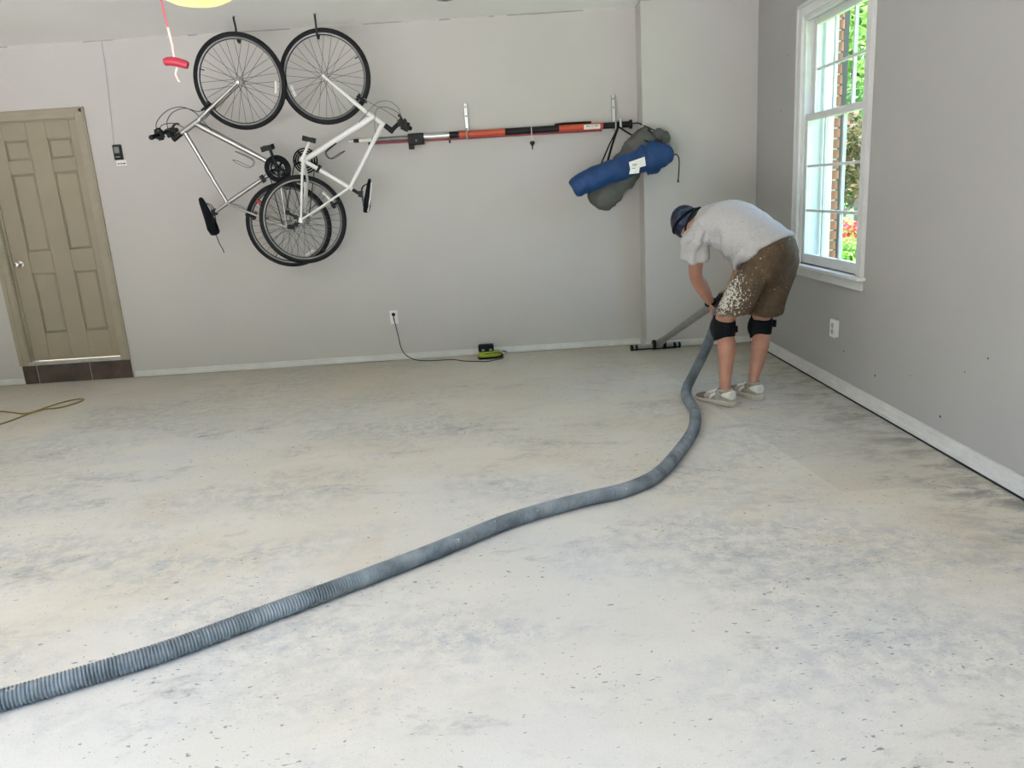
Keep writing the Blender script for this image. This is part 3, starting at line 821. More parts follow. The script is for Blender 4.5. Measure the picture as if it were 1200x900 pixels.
    MB().obox(Y(fd, -.025), (1, 0, .3), (0, 1, 0), (-.3, 0, 1), .03, .02, .012).tube([Y(fd, -.001), Y(fd + (P['seat'] - bb).normalized() * .02, -.001)], .0195, 12).build('front_derailleur', 'black', root, local=True)
    # bottle cage on the down tube
    cg = MB()
    c0, c1, c2, c3 = [V((a, 0, b)) for a, b in q['cage']]
    for s in (-1, 1):
        cg.tube(spline([Y(c0, s * .012), Y(c1, s * .018), Y(c2, s * .036), Y(c3, s * .036)], 5), .003, 6)
    cg.tube(spline([Y(c3, -.036), c3 + (c3 - c2).normalized() * .03, Y(c3, .036)], 5), .003, 6)
    cg.obox((c0 + c1) / 2, (c1 - c0), (0, 1, 0), V((-(c1 - c0).z, 0, (c1 - c0).x)), (c1 - c0).length / 2, .010, .003)
    cg.build('bottle_cage', q['cage_mat'], root, local=True)
    if 'kick' in q:
        MB().tube([V(p) for p in q['kick']], [.010, .009, .009, .011], 8).build('kickstand', 'greyplastic', root, local=True)
    if 'red' in q:
        MB().obox(V(q['red']), (1, 0, .4), (0, 1, 0), (-.4, 0, 1), .03, .012, .012).build('rear_reflector', 'red_refl', root, local=True, bevel=.003)
    return root

def bmat(origin, u, yv, zv):
    m = Matrix((V(u), V(yv), V(zv))).transposed().to_4x4(); m.translation = V(origin); return m
uA, vA, nA = V((-.15377, -.17880, .97179)), V((.98811, -.02783, .15123)), V((0, -.98349, -.18096))
uB, vB, nB = V((.28072, -.00911, .95975)), V((.95979, .00267, -.28071)), V((0, -.99995, -.00950))
qa = dict(wb=1.1185, frame='silver', post='steel', saddle='blackcloth', sad_th=1.15, crank='black', cage_mat='greytube', cable_mat='cord', guard=True, near=-1, fwd=(.8, -.6),
    refl_r=radians(200), refl_f=radians(250), valve_r=radians(140), valve_f=radians(60),
    pts=dict(bb=(.454, -.079), head_b=(.924, .406), head_t=(.863, .57), seat=(.278, .421), clamp=(.232, .539), sad_nose=(.366, .625), sad_tail=(.056, .600), stem_base=(.838, .636), bar=(.896, .668), grip=(.888, .702), brk_f=(1.004, .306), brk_r=(.142, .262), pedal=(.637, -.075)),
    cables=[[(.90, -.10, .71), (.976, -.06, .704), (1.039, -.02, .615), (1.046, -.02, .502), (.995, -.03, .412), (.93, -.03, .375), (.83, -.02, .33)],
            [(.90, .12, .71), (.965, .08, .68), (1.02, .05, .60), (1.03, .05, .50), (.985, .04, .40), (1.0, .03, .33)],
            [(.90, -.12, .70), (.95, -.09, .66), (.945, -.05, .58), (.90, -.03, .53)]],
    cage=[(.645, .217), (.555, .105), (.505, .145), (.570, .235)], red=(.228, -.02, .162))
bikeA = bike('bicycle', 'silver bicycle hung by its front wheel, left of the pair', bmat((-1.703, 6.40, 1.239), uA, -nA, -vA), qa)
sdc = MB().tube(spline([(.056, 0, .605), (.03, -.01, .60), (-.02, -.01, .60), (-.06, -.01, .592), (-.101, -.01, .591)], 4), .0035, 6)
sdc.build('saddle_cord', 'strap', bikeA, local=True)
qb = dict(wb=1.097, frame='white_frame', post='black', saddle='blackcloth', sad_th=.75, crank='white_frame', cage_mat='black', cable_mat='greytube', guard=False, near=1, fwd=(.9, -.45), trim=1,
    refl_r=radians(35), refl_f=radians(235), valve_r=radians(-100), valve_f=radians(48),
    pts=dict(bb=(.453, -.064), head_b=(.905, .377), head_t=(.851, .508), seat=(.327, .323), clamp=(.298, .405), sad_nose=(.431, .470), sad_tail=(.165, .476), stem_base=(.826, .565), bar=(.900, .618), grip=(.885, .672), brk_f=(1.001, .294), brk_r=(.179, .231), pedal=(.607, -.021)),
    cables=[[(.91, .10, .64), (.99, .08, .60), (1.028, .05, .52), (1.01, .03, .44), (.95, .03, .385), (.88, .03, .345), (.83, .02, .31)],
            [(.91, -.12, .64), (.97, -.05, .58), (.985, -.02, .48), (.95, .03, .43), (.86, .03, .43), (.78, .02, .45)],
            [(.91, .10, .62), (.955, .04, .50), (.985, .02, .38), (1.01, .02, .32)]],
    cage=[(.640, .165), (.555, .095), (.512, .140), (.575, .215)], kick=[(.40, .05, -.03), (.302, .06, .005), (.18, .06, .012), (.081, .06, .018)])
bikeB = bike('bicycle', 'white bicycle hung by its front wheel, right of the pair', bmat((-1.548, 6.26, 1.278), uB, nB, vB), qb)

def rim_hook(label, top, hub, r=.312):
    h = thing('ceiling_hook', label, 'hook', top, group='vinyl-coated ceiling hooks')
    t = V(top); y = hub.y
    zt = hub.z + r - .018
    pts = [t, t + V((0, -.005, -.03)), V((t.x + .004, y - .036, hub.z + .375)), V((t.x + .004, y - .036, zt + .02)), V((t.x + .004, y - .022, zt - .012)), V((t.x + .004, y, zt - .02)), V((t.x + .004, y + .026, zt - .005)), V((t.x + .004, y + .032, zt + .03))]
    MB().tube(spline(pts, 5), .008, 8).build('hook_rod', 'hook', h)
    MB().lathe([(.012, 0), (.012, -.006), (.007, -.008)], t, (0, 0, 1), 12).build('collar', 'steel', h)
hubA = V((-1.703, 6.40, 1.239)) + uA * 1.1185; hubB = V((-1.548, 6.26, 1.278)) + uB * 1.097
rim_hook('black ceiling hook holding the silver bicycle', (-1.846, 6.165, H), hubA)
rim_hook('black ceiling hook holding the white bicycle', (-1.262, 6.235, H), hubB)

# ------------------------------------------------------------------ pole rack and bags
def bracket(label, x, z_top, z_bot, yb):
    b = thing('wall_bracket', label, 'bracket', (x, D, z_bot), group='steel wall brackets carrying the poles')
    p = MB().box(x - .017, x + .017, D - .010, D, z_bot, z_top).build('plate', 'aluminium', b, bevel=.004)
    for s in (-1, 1): MB().box(x + s * .015 - .002, x + s * .015 + .002, D - .022, D - .002, z_bot, z_top).build('flange', 'greytube', p, smooth=0)
    a = MB().tube(spline([(x, D - .01, z_bot + .02), (x, D - .05, z_bot - .002), (x, yb, z_bot - .006), (x, yb - .045, z_bot + .012), (x, yb - .05, z_bot + .06)], 5), .008, 8)
    a.build('hook_arm', 'steel', b)
    MB().sph((x, yb - .05, z_bot + .064), .011).build('hook_tip', 'steel', b)
    for z in (z_top - .03, z_top - .10): MB().lathe([(.009, 0), (.008, .004), (.004, .006)], (x, D - .010, z), (0, -1, 0), 10).build('screw_head', 'steel', p)
PYY = 6.60
def pt(x, z): return V((x, PYY, z))
bracket('steel wall bracket holding the pole, nearer the bicycles', -.198, 2.122, 1.845, PYY)
bracket('steel wall bracket holding the pole, above the blue bag', 1.026, 2.115, 1.835, PYY)
pole = thing('telescopic_pole', 'long black, red and silver telescopic pole on the wall brackets', 'pole', (0, PYY, 1.87))
zl = lambda x: 1.874 - .003 * x
for nm, x0, x1, r, mt in (('tip', -1.18, -1.135, .012, 'aluminium'), ('tip_collar', -1.135, -1.09, .014, 'black'), ('tip_grip', -1.09, -.985, .016, 'label'),
                          ('inner_tube', -.985, -.66, .015, 'greytube'), ('middle_tube', -.56, -.345, .021, 'aluminium'), ('joint', -.345, -.262, .027, 'black'),
                          ('red_sleeve', -.262, .115, .026, 'redpole'), ('black_section', .115, .562, .027, 'black'), ('red_sleeve', .562, .925, .0265, 'redpole'), ('black_end', .925, 1.16, .025, 'black')):
    MB().tube([pt(x0, zl(x0)), pt(x1, zl(x1))], r, 18).build(nm, mt, pole)
MB().tube([pt(1.145, zl(1.145)), pt(1.165, zl(1.165))], .036, 16).build('end_flange', 'black', pole)
lb = MB()
for k in range(9):
    a = -.9 + k * .18
    lb.v += [V((.765, PYY - .0275 * cos(a), 1.872 + .0275 * sin(a))), V((.900, PYY - .0275 * cos(a), 1.8715 + .0275 * sin(a)))]
lb.f = [(2 * k, 2 * k + 1, 2 * k + 3, 2 * k + 2) for k in range(8)]
lbo = lb.build('label', 'label', pole)
for x0, x1 in ((.785, .815), (.825, .84), (.85, .885)):
    MB().box(x0, x1, PYY - .0290, PYY - .0272, 1.871, 1.877).build('label_print', 'print', lbo, smooth=0)
MB().tube([(.53, PYY + .02, 1.905), (.60, PYY, 1.908), (.83, PYY, 1.905)], .009, 8).build('pull_rod', 'black', pole)
cp = MB().box(-.685, -.555, PYY - .045, PYY + .035, 1.815, 1.905).build('clamp', 'black', pole, bevel=.008)
MB().box(-.685, -.645, PYY - .04, PYY + .02, 1.782, 1.82).build('clamp_foot', 'black', cp, bevel=.004)
MB().sph((-.615, PYY - .047, 1.845), .012).build('clamp_knob', 'greytube', cp)
p2 = thing('thin_pole', 'thin maroon pole lying under the telescopic pole', 'pole', (0, PYY + .02, 1.84))
MB().tube([(-.97, PYY + .030, 1.852), (.92, PYY + .030, 1.842)], .011, 12).build('shaft', 'maroon', p2)
MB().tube([(-1.02, PYY + .030, 1.852), (-.97, PYY + .030, 1.852)], .013, 12).build('end_cap', 'black', p2)
MB().tube([(-1.0, PYY + .030, 1.84), (-1.0, PYY + .030, 1.81)], .009, 8).build('peg', 'greytube', p2)
MB().box(-.355, -.34, PYY + .015, PYY + .04, 1.815, 1.84).build('peg', 'black', p2)
hk = thing('hanging_knob', 'black knob dangling on a thin wire from the pole', 'pull knob', (.332, PYY - .03, 1.73))
MB().tube([(.331, PYY - .031, 1.91), (.333, PYY - .031, 1.78)], .003, 6).build('wire', 'aluminium', hk)
MB().lathe([(.004, -.055), (.006, -.03), (.010, -.02), (.019, -.008), (.021, .004), (.014, .012), (.004, .014)], (.333, PYY - .031, 1.772), (0, 0, 1), 14).build('knob', 'black', hk)

def bag(name, label, path, radii, mt, seed, flat=.8):
    b = thing(name, label, 'bag', path[0], group=None)
    P = spline(path, 14); m = len(P)
    R = []
    for i in range(m):
        t = i / (m - 1) * (len(radii) - 1); k = min(int(t), len(radii) - 2); R.append(radii[k] + (radii[k+1] - radii[k]) * (t - k))
    mb = MB().tube(P, R, 40, up=(0, -1, 0), flat=flat)
    for i, p in enumerate(mb.v):
        c = P[min(i // 40, m - 1)]; d = (p - c)
        n1 = noise.noise(p * 7 + V((seed, 0, 0))) * .14 + (.5 - abs(noise.noise(p * 13 + V((seed, 5, 0))))) * .22 + (.5 - abs(noise.noise(p * 30 + V((seed, 9, 0))))) * .08 - .08
        mb.v[i] = c + d * (1 + n1)
    mb.build('bag_body', mt, b, smooth=180)
    return b
gb = bag('chair_bag', 'dark grey drawstring bag hanging behind the blue one', [(.80, 6.33, 1.235), (.83, 6.33, 1.27), (.93, 6.33, 1.37), (1.07, 6.32, 1.53), (1.19, 6.32, 1.665), (1.28, 6.31, 1.742)], [.045, .105, .128, .132, .132, .10], 'greybag', 3, .62)
MB().tube(spline([(1.28, 6.31, 1.735), (1.32, 6.31, 1.75), (1.365, 6.31, 1.735), (1.41, 6.31, 1.70)], 4), [.09, .05, .045, .05, .06, .058, .05, .045, .055, .05, .04, .03, .01], 14).build('gathered_neck', 'greybag', gb, smooth=180)
MB().tube(spline([(1.16, PYY - .01, 1.873), (1.21, 6.56, 1.872), (1.25, 6.42, 1.83), (1.285, 6.34, 1.80), (1.31, 6.30, 1.775)], 5), .010, 8, flat=.5).build('strap', 'strap', gb)
MB().tube(spline([(1.05, 6.54, 1.85), (1.12, 6.42, 1.78), (1.2, 6.25, 1.72), (1.245, 6.22, 1.69)], 5), .012, 8, flat=.4).build('strap', 'strap', gb)
MB().tube([(.87, 6.31, 1.235), (.895, 6.31, 1.205)], .009, 8).build('toggle', 'greytube', gb)
bb_ = bag('chair_bag', 'bright blue drawstring bag with white tag hanging near the corner', [(.615, 6.2, 1.385), (.64, 6.2, 1.395), (.80, 6.2, 1.456), (1.02, 6.19, 1.523), (1.15, 6.18, 1.560)], [.045, .078, .090, .090, .088], 'blue', 8, .8)
nk = MB().tube(spline([(1.13, 6.18, 1.555), (1.20, 6.17, 1.572), (1.28, 6.17, 1.59), (1.36, 6.18, 1.595), (1.415, 6.18, 1.59)], 5), [.085]*2 + [.095, .102, .108, .112, .114, .114, .112, .108, .104, .098, .092, .086, .08, .074, .066, .058, .046, .032, .012], 22, up=(0, -1, 0), flat=.8)
for i, p in enumerate(nk.v):
    c = V((1.13 + (p.x - 1.13), 6.18, 1.555 + (p.x - 1.13) * .16)); d = p - c
    th = math.atan2(d.z, d.y)
    d = d * (1 + .09 * sin(9 * th + 14 * p.x) * min(1, max(0, (p.x - 1.2) / .1)) - .22 * math.exp(-((p.x - 1.185) / .018) ** 2))
    nk.v[i] = c + d * (.95 + .22 * noise.noise(p * 15) + .30 * (.5 - abs(noise.noise(p * 24))) + .1 * noise.noise(p * 45))
nk.build('gathered_neck', 'blue', bb_, smooth=180)
for x in (.835, .885):
    MB().tube([(1.04, 6.545, 1.845), ((1.04 + x) / 2, 6.38, 1.70), (x, 6.2, 1.535)], .010 if x > .85 else .007, 8, flat=.35).build('strap', 'strap', bb_)
tg = MB().add([(1.045, 6.078, 1.555), (1.165, 6.070, 1.588), (1.172, 6.064, 1.520), (1.125, 6.066, 1.51), (1.118, 6.068, 1.468), (1.042, 6.072, 1.466), (1.052, 6.074, 1.50)], [(0, 1, 2, 3, 4, 5, 6)])
tg.add([p + V((0, .004, 0)) for p in tg.v], [(6, 5, 4, 3, 2, 1, 0)])
for k in range(7): tg.f.append((k, (k + 1) % 7, 7 + (k + 1) % 7, 7 + k))
tgo = tg.build('care_tag', 'label', bb_, smooth=0)
for z, x0, x1 in ((1.535, 1.07, 1.11), (1.525, 1.07, 1.10), (1.505, 1.065, 1.09)): MB().box(x0, x1, 6.066, 6.073, z, z + .004).build('tag_print', 'print', tgo, smooth=0)
MB().tube(spline([(1.39, 6.17, 1.58), (1.425, 6.15, 1.592), (1.445, 6.14, 1.56), (1.445, 6.14, 1.48), (1.438, 6.14, 1.395)], 4), .0045, 6).build('drawstring', 'strap', bb_)
MB().tube([(1.438, 6.14, 1.40), (1.437, 6.14, 1.38)], .007, 8).build('cord_lock', 'black', bb_)
sh_ = thing('carabiner', 'silver carabiner clipping the bag straps to the pole', 'carabiner', (1.06, PYY - .03, 1.84))
MB().tube(spline([(1.062, PYY + .0, 1.915), (1.066, PYY - .035, 1.905), (1.066, PYY - .046, 1.86), (1.06, PYY - .045, 1.835), (1.055, PYY - .02, 1.826), (1.055, PYY + .02, 1.84), (1.058, PYY + .034, 1.88), (1.062, PYY + .0, 1.915)], 5), .010, 8).build('clip', 'aluminium', sh_)

# ------------------------------------------------------------------ wall fittings
wc = thing('wall_control', 'small black wall button for the garage opener beside the door', 'wall switch', (-3.1, D, 1.9))
wcb = MB().box(-3.137, -3.068, D - .024, D, 1.852, 1.972).build('control_body', 'black', wc, bevel=.005)
MB().box(-3.124, -3.082, D - .028, D - .022, 1.905, 1.955).build('push_bar', 'greytube', wcb, bevel=.003)
MB().box(-3.122, -3.084, D - .0265, D - .022, 1.872, 1.878).build('indicator', 'greyplastic', wcb, bevel=.001)
wl = MB().box(-3.135, -3.052, D - .003, D, 1.806, 1.85).build('notice_label', 'label', wc, smooth=0)
for a, b in ((-3.125, -3.110), (-3.102, -3.088), (-3.082, -3.060)): MB().box(a, b, D - .0042, D - .0028, 1.817, 1.826).build('label_print', 'print', wl, smooth=0)
MB().tube(spline([(-3.128, D - .004, 1.97), (-3.118, D - .004, 2.1), (-3.10, D - .004, 2.35), (-3.082, D - .004, 2.6), (-3.076, D - .004, 2.775)], 4), .0024, 6).build('bell_wire', 'greyplastic', wc)

def plate_x(o, cx, cz):
    MB().box(cx - .035, cx + .035, D - .006, D, cz - .060, cz + .060).build('cover_plate', 'whiteplastic', o, bevel=.003)
    for dz in (.02, -.02):
        r = MB().lathe([(.017, 0), (.016, .003)], (cx, D - .006, cz + dz), (0, -1, 0), 20).build('socket_face', 'whiteplastic', o)
        for dx in (-.006, .006): MB().box(cx + dx - .0012, cx + dx + .0012, D - .0098, D - .008, cz + dz - .002, cz + dz + .007).build('slot', 'black', r, smooth=0)
ou = thing('wall_outlet', 'white double outlet with black plug on the back wall', 'outlet', (-.961, D, .325))
plate_x(ou, -.961, .386)
ou2 = thing('wall_outlet', 'white boxed wall plate below the window on the right wall', 'outlet', (W, 4.835, .345))
MB().box(W - .024, W, 4.800, 4.872, .345, .456).build('surface_box', 'whiteplastic', ou2, bevel=.003)
MB().box(W - .029, W - .023, 4.797, 4.875, .342, .459).build('cover_plate', 'whiteplastic', ou2, bevel=.002)
for dz in (.02, -.02): MB().lathe([(.017, 0), (.016, .002)], (W - .029, 4.836, .400 + dz), (-1, 0, 0), 18).build('socket_face', 'greyplastic', ou2)
MB().lathe([(.004, 0), (.003, .002)], (W - .029, 4.836, .400), (-1, 0, 0), 10).build('screw_head', 'steel', ou2)

chg = thing('battery_charger', 'lime and black tool battery charger on the floor by the baseboard', 'charger', (-.13, 6.50, 0))
base = MB()
rings = []
for z, k in ((0, .94), (.012, 1.0), (.022, 1.0)):
    rings.append([V((-.13 + k * sx_, 6.50 + k * sy_, z)) for sx_, sy_ in ((-.115, -.035), (-.10, -.06), (.05, -.055), (.10, -.03), (.112, .02), (.09, .06), (-.09, .065), (-.115, .03))])
base.loft(rings).build('base', 'black', chg, bevel=.004)
rings = []
for z, k in ((.020, 1.0), (.040, .98), (.055, .86), (.060, .7)):
    rings.append([V((-.13 + k * sx_, 6.50 + k * sy_, z)) for sx_, sy_ in ((-.116, -.036), (-.10, -.062), (.03, -.056), (.085, -.03), (.10, .02), (.08, .06), (-.09, .066), (-.116, .03))])
MB().loft(rings).build('shell', 'lime', chg, bevel=.004)
MB().tube([(-.20, 6.447, .047), (-.10, 6.450, .052), (-.04, 6.458, .050)], .004, 6).build('shell_groove', 'black', chg)
bt = MB().box(-.235, -.10, 6.485, 6.565, .058, .118).build('battery_pack', 'black', chg, bevel=.012)
for x in (-.205, -.14): MB().box(x, x + .025, 6.481, 6.487, .068, .082).build('latch', 'greyplastic', bt, bevel=.003)
MB().tube(spline([(-.03, 6.50, .05), (-.015, 6.47, .06), (.0, 6.49, .05), (.01, 6.53, .04)], 4), .005, 6).build('hanging_loop', 'black', chg)
cd = thing('power_cord', 'black power cord running from the outlet to the charger', 'cord', (-.9, 6.55, 0))
MB().lathe([(.015, 0), (.016, .012), (.014, .024), (.006, .03)], (-.961, D - .0098, .412), (0, -1, 0), 14).build('plug', 'black', cd)
MB().tube(spline([(-.961, D - .038, .411), (-.958, D - .042, .37), (-.952, D - .036, .327), (-.935, D - .032, .21), (-.920, D - .034, .11), (-.88, D - .045, .045), (-.80, 6.60, .006), (-.70, 6.535, .005), (-.60, 6.52, .005), (-.469, 6.511, .005), (-.36, 6.42, .005), (-.26, 6.37, .005), (-.17, 6.34, .005), (-.09, 6.385, .005), (-.03, 6.43, .006), (-.02, 6.47, .012)], 5), .0042, 6).build('cable', 'cord', cd)
yc = MB().tube(spline([(-4.25, 5.80, .006), (-3.99, 5.72, .006), (-3.87, 5.68, .006), (-3.75, 5.62, .006), (-3.62, 5.56, .008), (-3.50, 5.62, .018), (-3.48, 5.67, .006), (-3.42, 5.70, .006), (-3.37, 5.80, .006), (-3.365, 5.90, .006), (-3.42, 5.935, .006), (-3.50, 5.87, .006), (-3.56, 5.70, .008), (-3.60, 5.52, .006), (-3.63, 5.35, .006), (-3.72, 5.15, .006), (-3.95, 5.0, .006)], 5), .0055, 8).build('extension_cord', 'yellowcord')
tag(yc, 'looped yellow cord lying on the floor before the taupe door', 'cord')

# garage door opener, lamp and release handle
op = thing('garage_opener', 'garage door opener with glowing yellow lamp lens, above the bicycles', 'door opener', (-1.18, 3.5, 2.25))
MB().box(-1.33, -1.03, 3.18, 3.62, 2.272, 2.46).build('motor_housing', 'opener', op, bevel=.02)
MB().lathe([(.150, .0), (.148, -.012), (.135, -.028), (.105, -.042), (.06, -.052), (.0, -.056)], (-1.175, 3.47, 2.272), (0, 0, 1), 36).build('lamp_lens', 'lens', op, smooth=60)
MB().box(-1.195, -1.155, -.8, 3.18, 2.40, 2.44).build('rail', 'steel', op, bevel=.003)
for y in (3.25, 3.55):
    for x in (-1.32, -1.04): MB().box(x - .012, x + .012, y - .003, y + .003, 2.45, H).build('hanger_strap', 'steel', op, smooth=0)
MB().box(-1.205, -1.145, 2.92, 3.06, 2.36, 2.40).build('trolley', 'red', op, bevel=.004)
rh = thing('release_handle', 'red emergency release handle hanging on a cord from the opener', 'pull handle', (-1.13, 3.0, 1.9))
MB().tube(spline([(-1.152, 3.0, 2.36), (-1.152, 3.0, 2.25), (-1.145, 3.0, 2.10), (-1.137, 3.0, 2.02), (-1.133, 3.0, 1.97), (-1.132, 3.0, 1.93)], 4), .0035, 6).build('cord', 'rope', rh)
MB().tube([(-1.138, 3.0, 2.035), (-1.132, 3.0, 1.98), (-1.132, 3.0, 1.925)], .0050, 6).build('frayed_cord', 'ropepale', rh)
MB().tube(spline([(-1.170, 3.0, 1.921), (-1.150, 2.998, 1.923), (-1.12, 2.998, 1.917), (-1.088, 3.0, 1.905)], 3), [.012, .014, .015, .0155, .016, .016, .016, .0155, .015, .013], 10, flat=1.0).build('handle', 'red', rh)
MB().tube(spline([(-1.128, 3.0, 1.90), (-1.137, 3.0, 1.88), (-1.134, 3.0, 1.865), (-1.128, 3.0, 1.85)], 4), .004, 6).build('cord_tail', 'ropepale', rh)
cf = thing('ceiling_fixture', 'small round grey fixture on the ceiling near the back wall', 'ceiling fixture', (-.261, 5.96, H))
MB().lathe([(.075, 0), (.075, -.014), (.068, -.028), (.03, -.034), (.0, -.035)], (-.261, 5.94, H), (0, 0, 1), 28).build('cover', 'greyplastic', cf)
MB().lathe([(.022, 0), (.02, -.006), (.0, -.007)], (-.261, 5.94, H - .034), (0, 0, 1), 16).build('center_cap', 'greytube', cf)

# ------------------------------------------------------------------ man bending over the vacuum wand
man = thing('person', 'man bending forward in grey t-shirt and paint-splashed brown shorts, holding the vacuum wand', 'person', (1.5, 4.65, 0))
minv = wmat(man).inverted()
hipL, hipR = V((1.575, 4.605, .875)), V((1.735, 4.70, .885))
kneL, kneR = V((1.385, 4.705, .500)), V((1.650, 4.80, .480))
ankL, ankR = V((1.362, 4.605, .110)), V((1.580, 4.715, .115))
fdL, fdR = V((-.53, .85, 0)).normalized(), V((-.33, .94, 0)).normalized()
pel = V((1.655, 4.65, .905)); neck = V((1.325, 4.985, 1.115))
tt = (neck - pel).normalized(); ll = V((-.707, -.707, 0)); ll = (ll - tt * ll.dot(tt)).normalized(); bbv = tt.cross(ll)
def sec(s, o): return pel + tt * s + bbv * o
shL, shR = V((1.242, 4.845, 1.030)), V((1.445, 5.095, 1.060))
elL, elR = V((1.262, 4.925, .785)), V((1.640, 5.060, .86))
wrL, wrR = V((1.388, 5.020, .585)), V((1.515, 5.030, .668))
hc = V((1.244, 5.075, 1.122))
td = V((-.68, .70, .10)).normalized(); fd = V((-.12, .0, -1)); fd = (fd - td * fd.dot(td)).normalized(); sd = td.cross(fd)

skin = MB()
def limb(pts, radii, n=16, k=4):
    P = spline(pts, k); m = len(P); R = []
    for i in range(m):
        t = i / k; j = min(int(t), len(radii) - 2); u = t - j; u = u * u * (3 - 2 * u)
        R.append(radii[j] + (radii[j + 1] - radii[j]) * u)
    skin.tube(P, R, n); skin.sph(P[0], R[0]); skin.sph(P[-1], R[-1])
for hip, kn_, an, fdv in ((hipL, kneL, ankL, fdL), (hipR, kneR, ankR, fdR)):
    limb([hip, hip.lerp(kn_, .5) + fdv * .01, kn_ + V((0, 0, .03)), kn_ - V((0, 0, .06)), kn_.lerp(an, .35) - fdv * .018, kn_.lerp(an, .68) - fdv * .008, an + V((0, 0, .03)), an - V((0, 0, .03))],
         [.082, .076, .058, .054, .057, .044, .034, .038])
    skin.ell(an + fdv * .045 - V((0, 0, .068)), fdv * .10, V((-fdv.y, fdv.x, 0)) * .030, V((0, 0, .024)))
rings = []
for s, a, b, o in ((-.09, .10, .07, -.03), (-.04, .155, .105, 0), (.06, .160, .105, .02), (.16, .150, .10, .05), (.28, .165, .11, .07), (.40, .175, .10, .065), (.47, .13, .075, .05), (.51, .06, .055, .03)):
    c = sec(s, o); rings.append([c + ll * a * cos(x) + bbv * b * sin(x) for x in [2 * pi * k / 24 for k in range(24)]])
skin.loft(rings)
limb([sec(.46, .045), neck + bbv * .01, hc - td * .03], [.062, .058, .056], k=4)
# head: skull, jaw, nose, ears
skin.ell(hc, fd * .092, sd * .076, td * .112, 20, 14)
skin.ell(hc + fd * .045 - td * .075, fd * .055, sd * .055, td * .045)
skin.ell(hc + fd * .098 - td * .02, fd * .022, sd * .013, td * .028, 10, 8)
skin.ell(hc + fd * .088 - td * .072, fd * .010, sd * .025, td * .010, 10, 6)
for s in (-1, 1): skin.ell(hc + sd * s * .078 - td * .012 - fd * .008, fd * .020, sd * .010, td * .032, 10, 8)
# arms
for sh0, el, wr_ in ((shL, elL, wrL), (shR, elR, wrR)):
    limb([sh0, sh0.lerp(el, .5), el, el.lerp(wr_, .35), wr_], [.056, .049, .043, .046, .028])
def hand(wr_, d, pn, thumb_side, curl):
    d = d.normalized(); pn = (pn - d * pn.dot(d)).normalized(); sv = d.cross(pn)
    skin.ell(wr_ + d * .048, d * .056, sv * .040, pn * .017, 12, 8)
    for k, L in enumerate((.070, .078, .073, .058)):
        off = (-1.5 + k) * .0205 * thumb_side * -1
        p = wr_ + d * .088 + sv * off; a = 0; pts = [wr_ + d * .06 + sv * off * .8, p]
        for seg, c in zip((.45, .32, .26), curl):
            a += c; p = p + (d * cos(a) + pn * sin(a)) * L * seg; pts.append(p)
        skin.tube(pts, [.0095, .0095, .0088, .0082, .0072], 8); skin.sph(pts[-1], .0072, 8, 6)
    b0 = wr_ + d * .022 + sv * .030 * thumb_side; b1 = b0 + (d * .5 + sv * .6 * thumb_side + pn * .5).normalized() * .042; b2 = b1 + (d * .6 + pn * .8).normalized() * .030
    skin.tube([wr_ + d * .012, b0, b1, b2], [.013, .013, .0105, .008], 8); skin.sph(b2, .008, 8, 6)
hand(wrL, V((.10, -.35, -.92)), V((.85, -.40, .22)), 1, (.85, .95, .6))
hand(wrR, V((-.35, -.35, -.75)), V((-.30, -.2, -.5)), -1, (.9, 1.0, .7))
body_me = remeshed(skin, .0062, 3, minv)
link('body', body_me, 'skin', man, smooth=180)
for s in (-1, 1): MB().sph(hc + fd * .076 + sd * s * .030 + td * .002, .0095).build('eye', 'shoe_white', man)
MB().ell(hc - fd * .018 + td * .004, fd * .086, sd * .079, td * .110, 18, 12).build('hair', 'hair', man, smooth=180)

# cap with strap
cp_ax = (td * .80 - fd * .62).normalized(); cx_ = (fd - cp_ax * fd.dot(cp_ax)).normalized(); cy_ = cp_ax.cross(cx_)
rings = []
for k in range(11):
    a = radians(4 + k * 10.4)
    rings.append([hc + cp_ax * .124 * cos(a) + (cx_ * .103 * cos(x) + cy_ * .090 * sin(x)) * sin(a) * (1.0 + .03 * sin(5 * x)) for x in [2 * pi * j / 28 for j in range(28)]])
capm = MB().loft(rings, True, True)
cap_o = capm.build('skull_cap', 'cap', man, smooth=180)
MB().tube([hc + cp_ax * .012 + cx_ * .104 * cos(x) + cy_ * .093 * sin(x) for x in [2 * pi * j / 28 for j in range(28)]], .010, 8, closed=True).build('cap_band', 'strap', cap_o, smooth=180)
MB().tube([hc - td * .050 - fd * .012 + fd * .088 * cos(x) + sd * .078 * sin(x) + td * .03 * cos(x) for x in [2 * pi * j / 28 for j in range(28)]], .007, 8, closed=True).build('mask_strap', 'strap', man, smooth=180)

# t-shirt
sh1 = MB(); rings = []
for s, a, b, o, sg, tl in ((.045, .206, .168, .006, .0, .105), (.055, .208, .168, .008, .0, .098), (.095, .206, .160, .028, .015, .062), (.14, .200, .152, .052, .03, .03), (.21, .198, .148, .072, .045, .008), (.29, .203, .145, .082, .035, 0), (.37, .205, .137, .080, .015, 0), (.43, .192, .122, .068, 0, 0), (.475, .155, .105, .052, 0, 0), (.515, .112, .088, .038, 0, 0), (.545, .084, .076, .030, 0, 0)):
    rings.append([sec(s - tl * sin(x), o) + ll * a * cos(x) + bbv * (b * sin(x) - (sg * max(0, -sin(x)) if sin(x) < 0 else 0)) for x in [2 * pi * k / 32 for k in range(32)]])
sh1.loft(rings)
for sh0, el in ((shL, elL), (shR, elR)):
    d = (el - sh0).normalized()
    P = [sh0 - d * .03 + (sec(.36, .05) - sh0) * .3, sh0, sh0 + d * .07, sh0 + d * .135]
    sh1.tube(P, [.088, .092, .084, .086], 20)
sm = remeshed(sh1, .011, 6, minv)
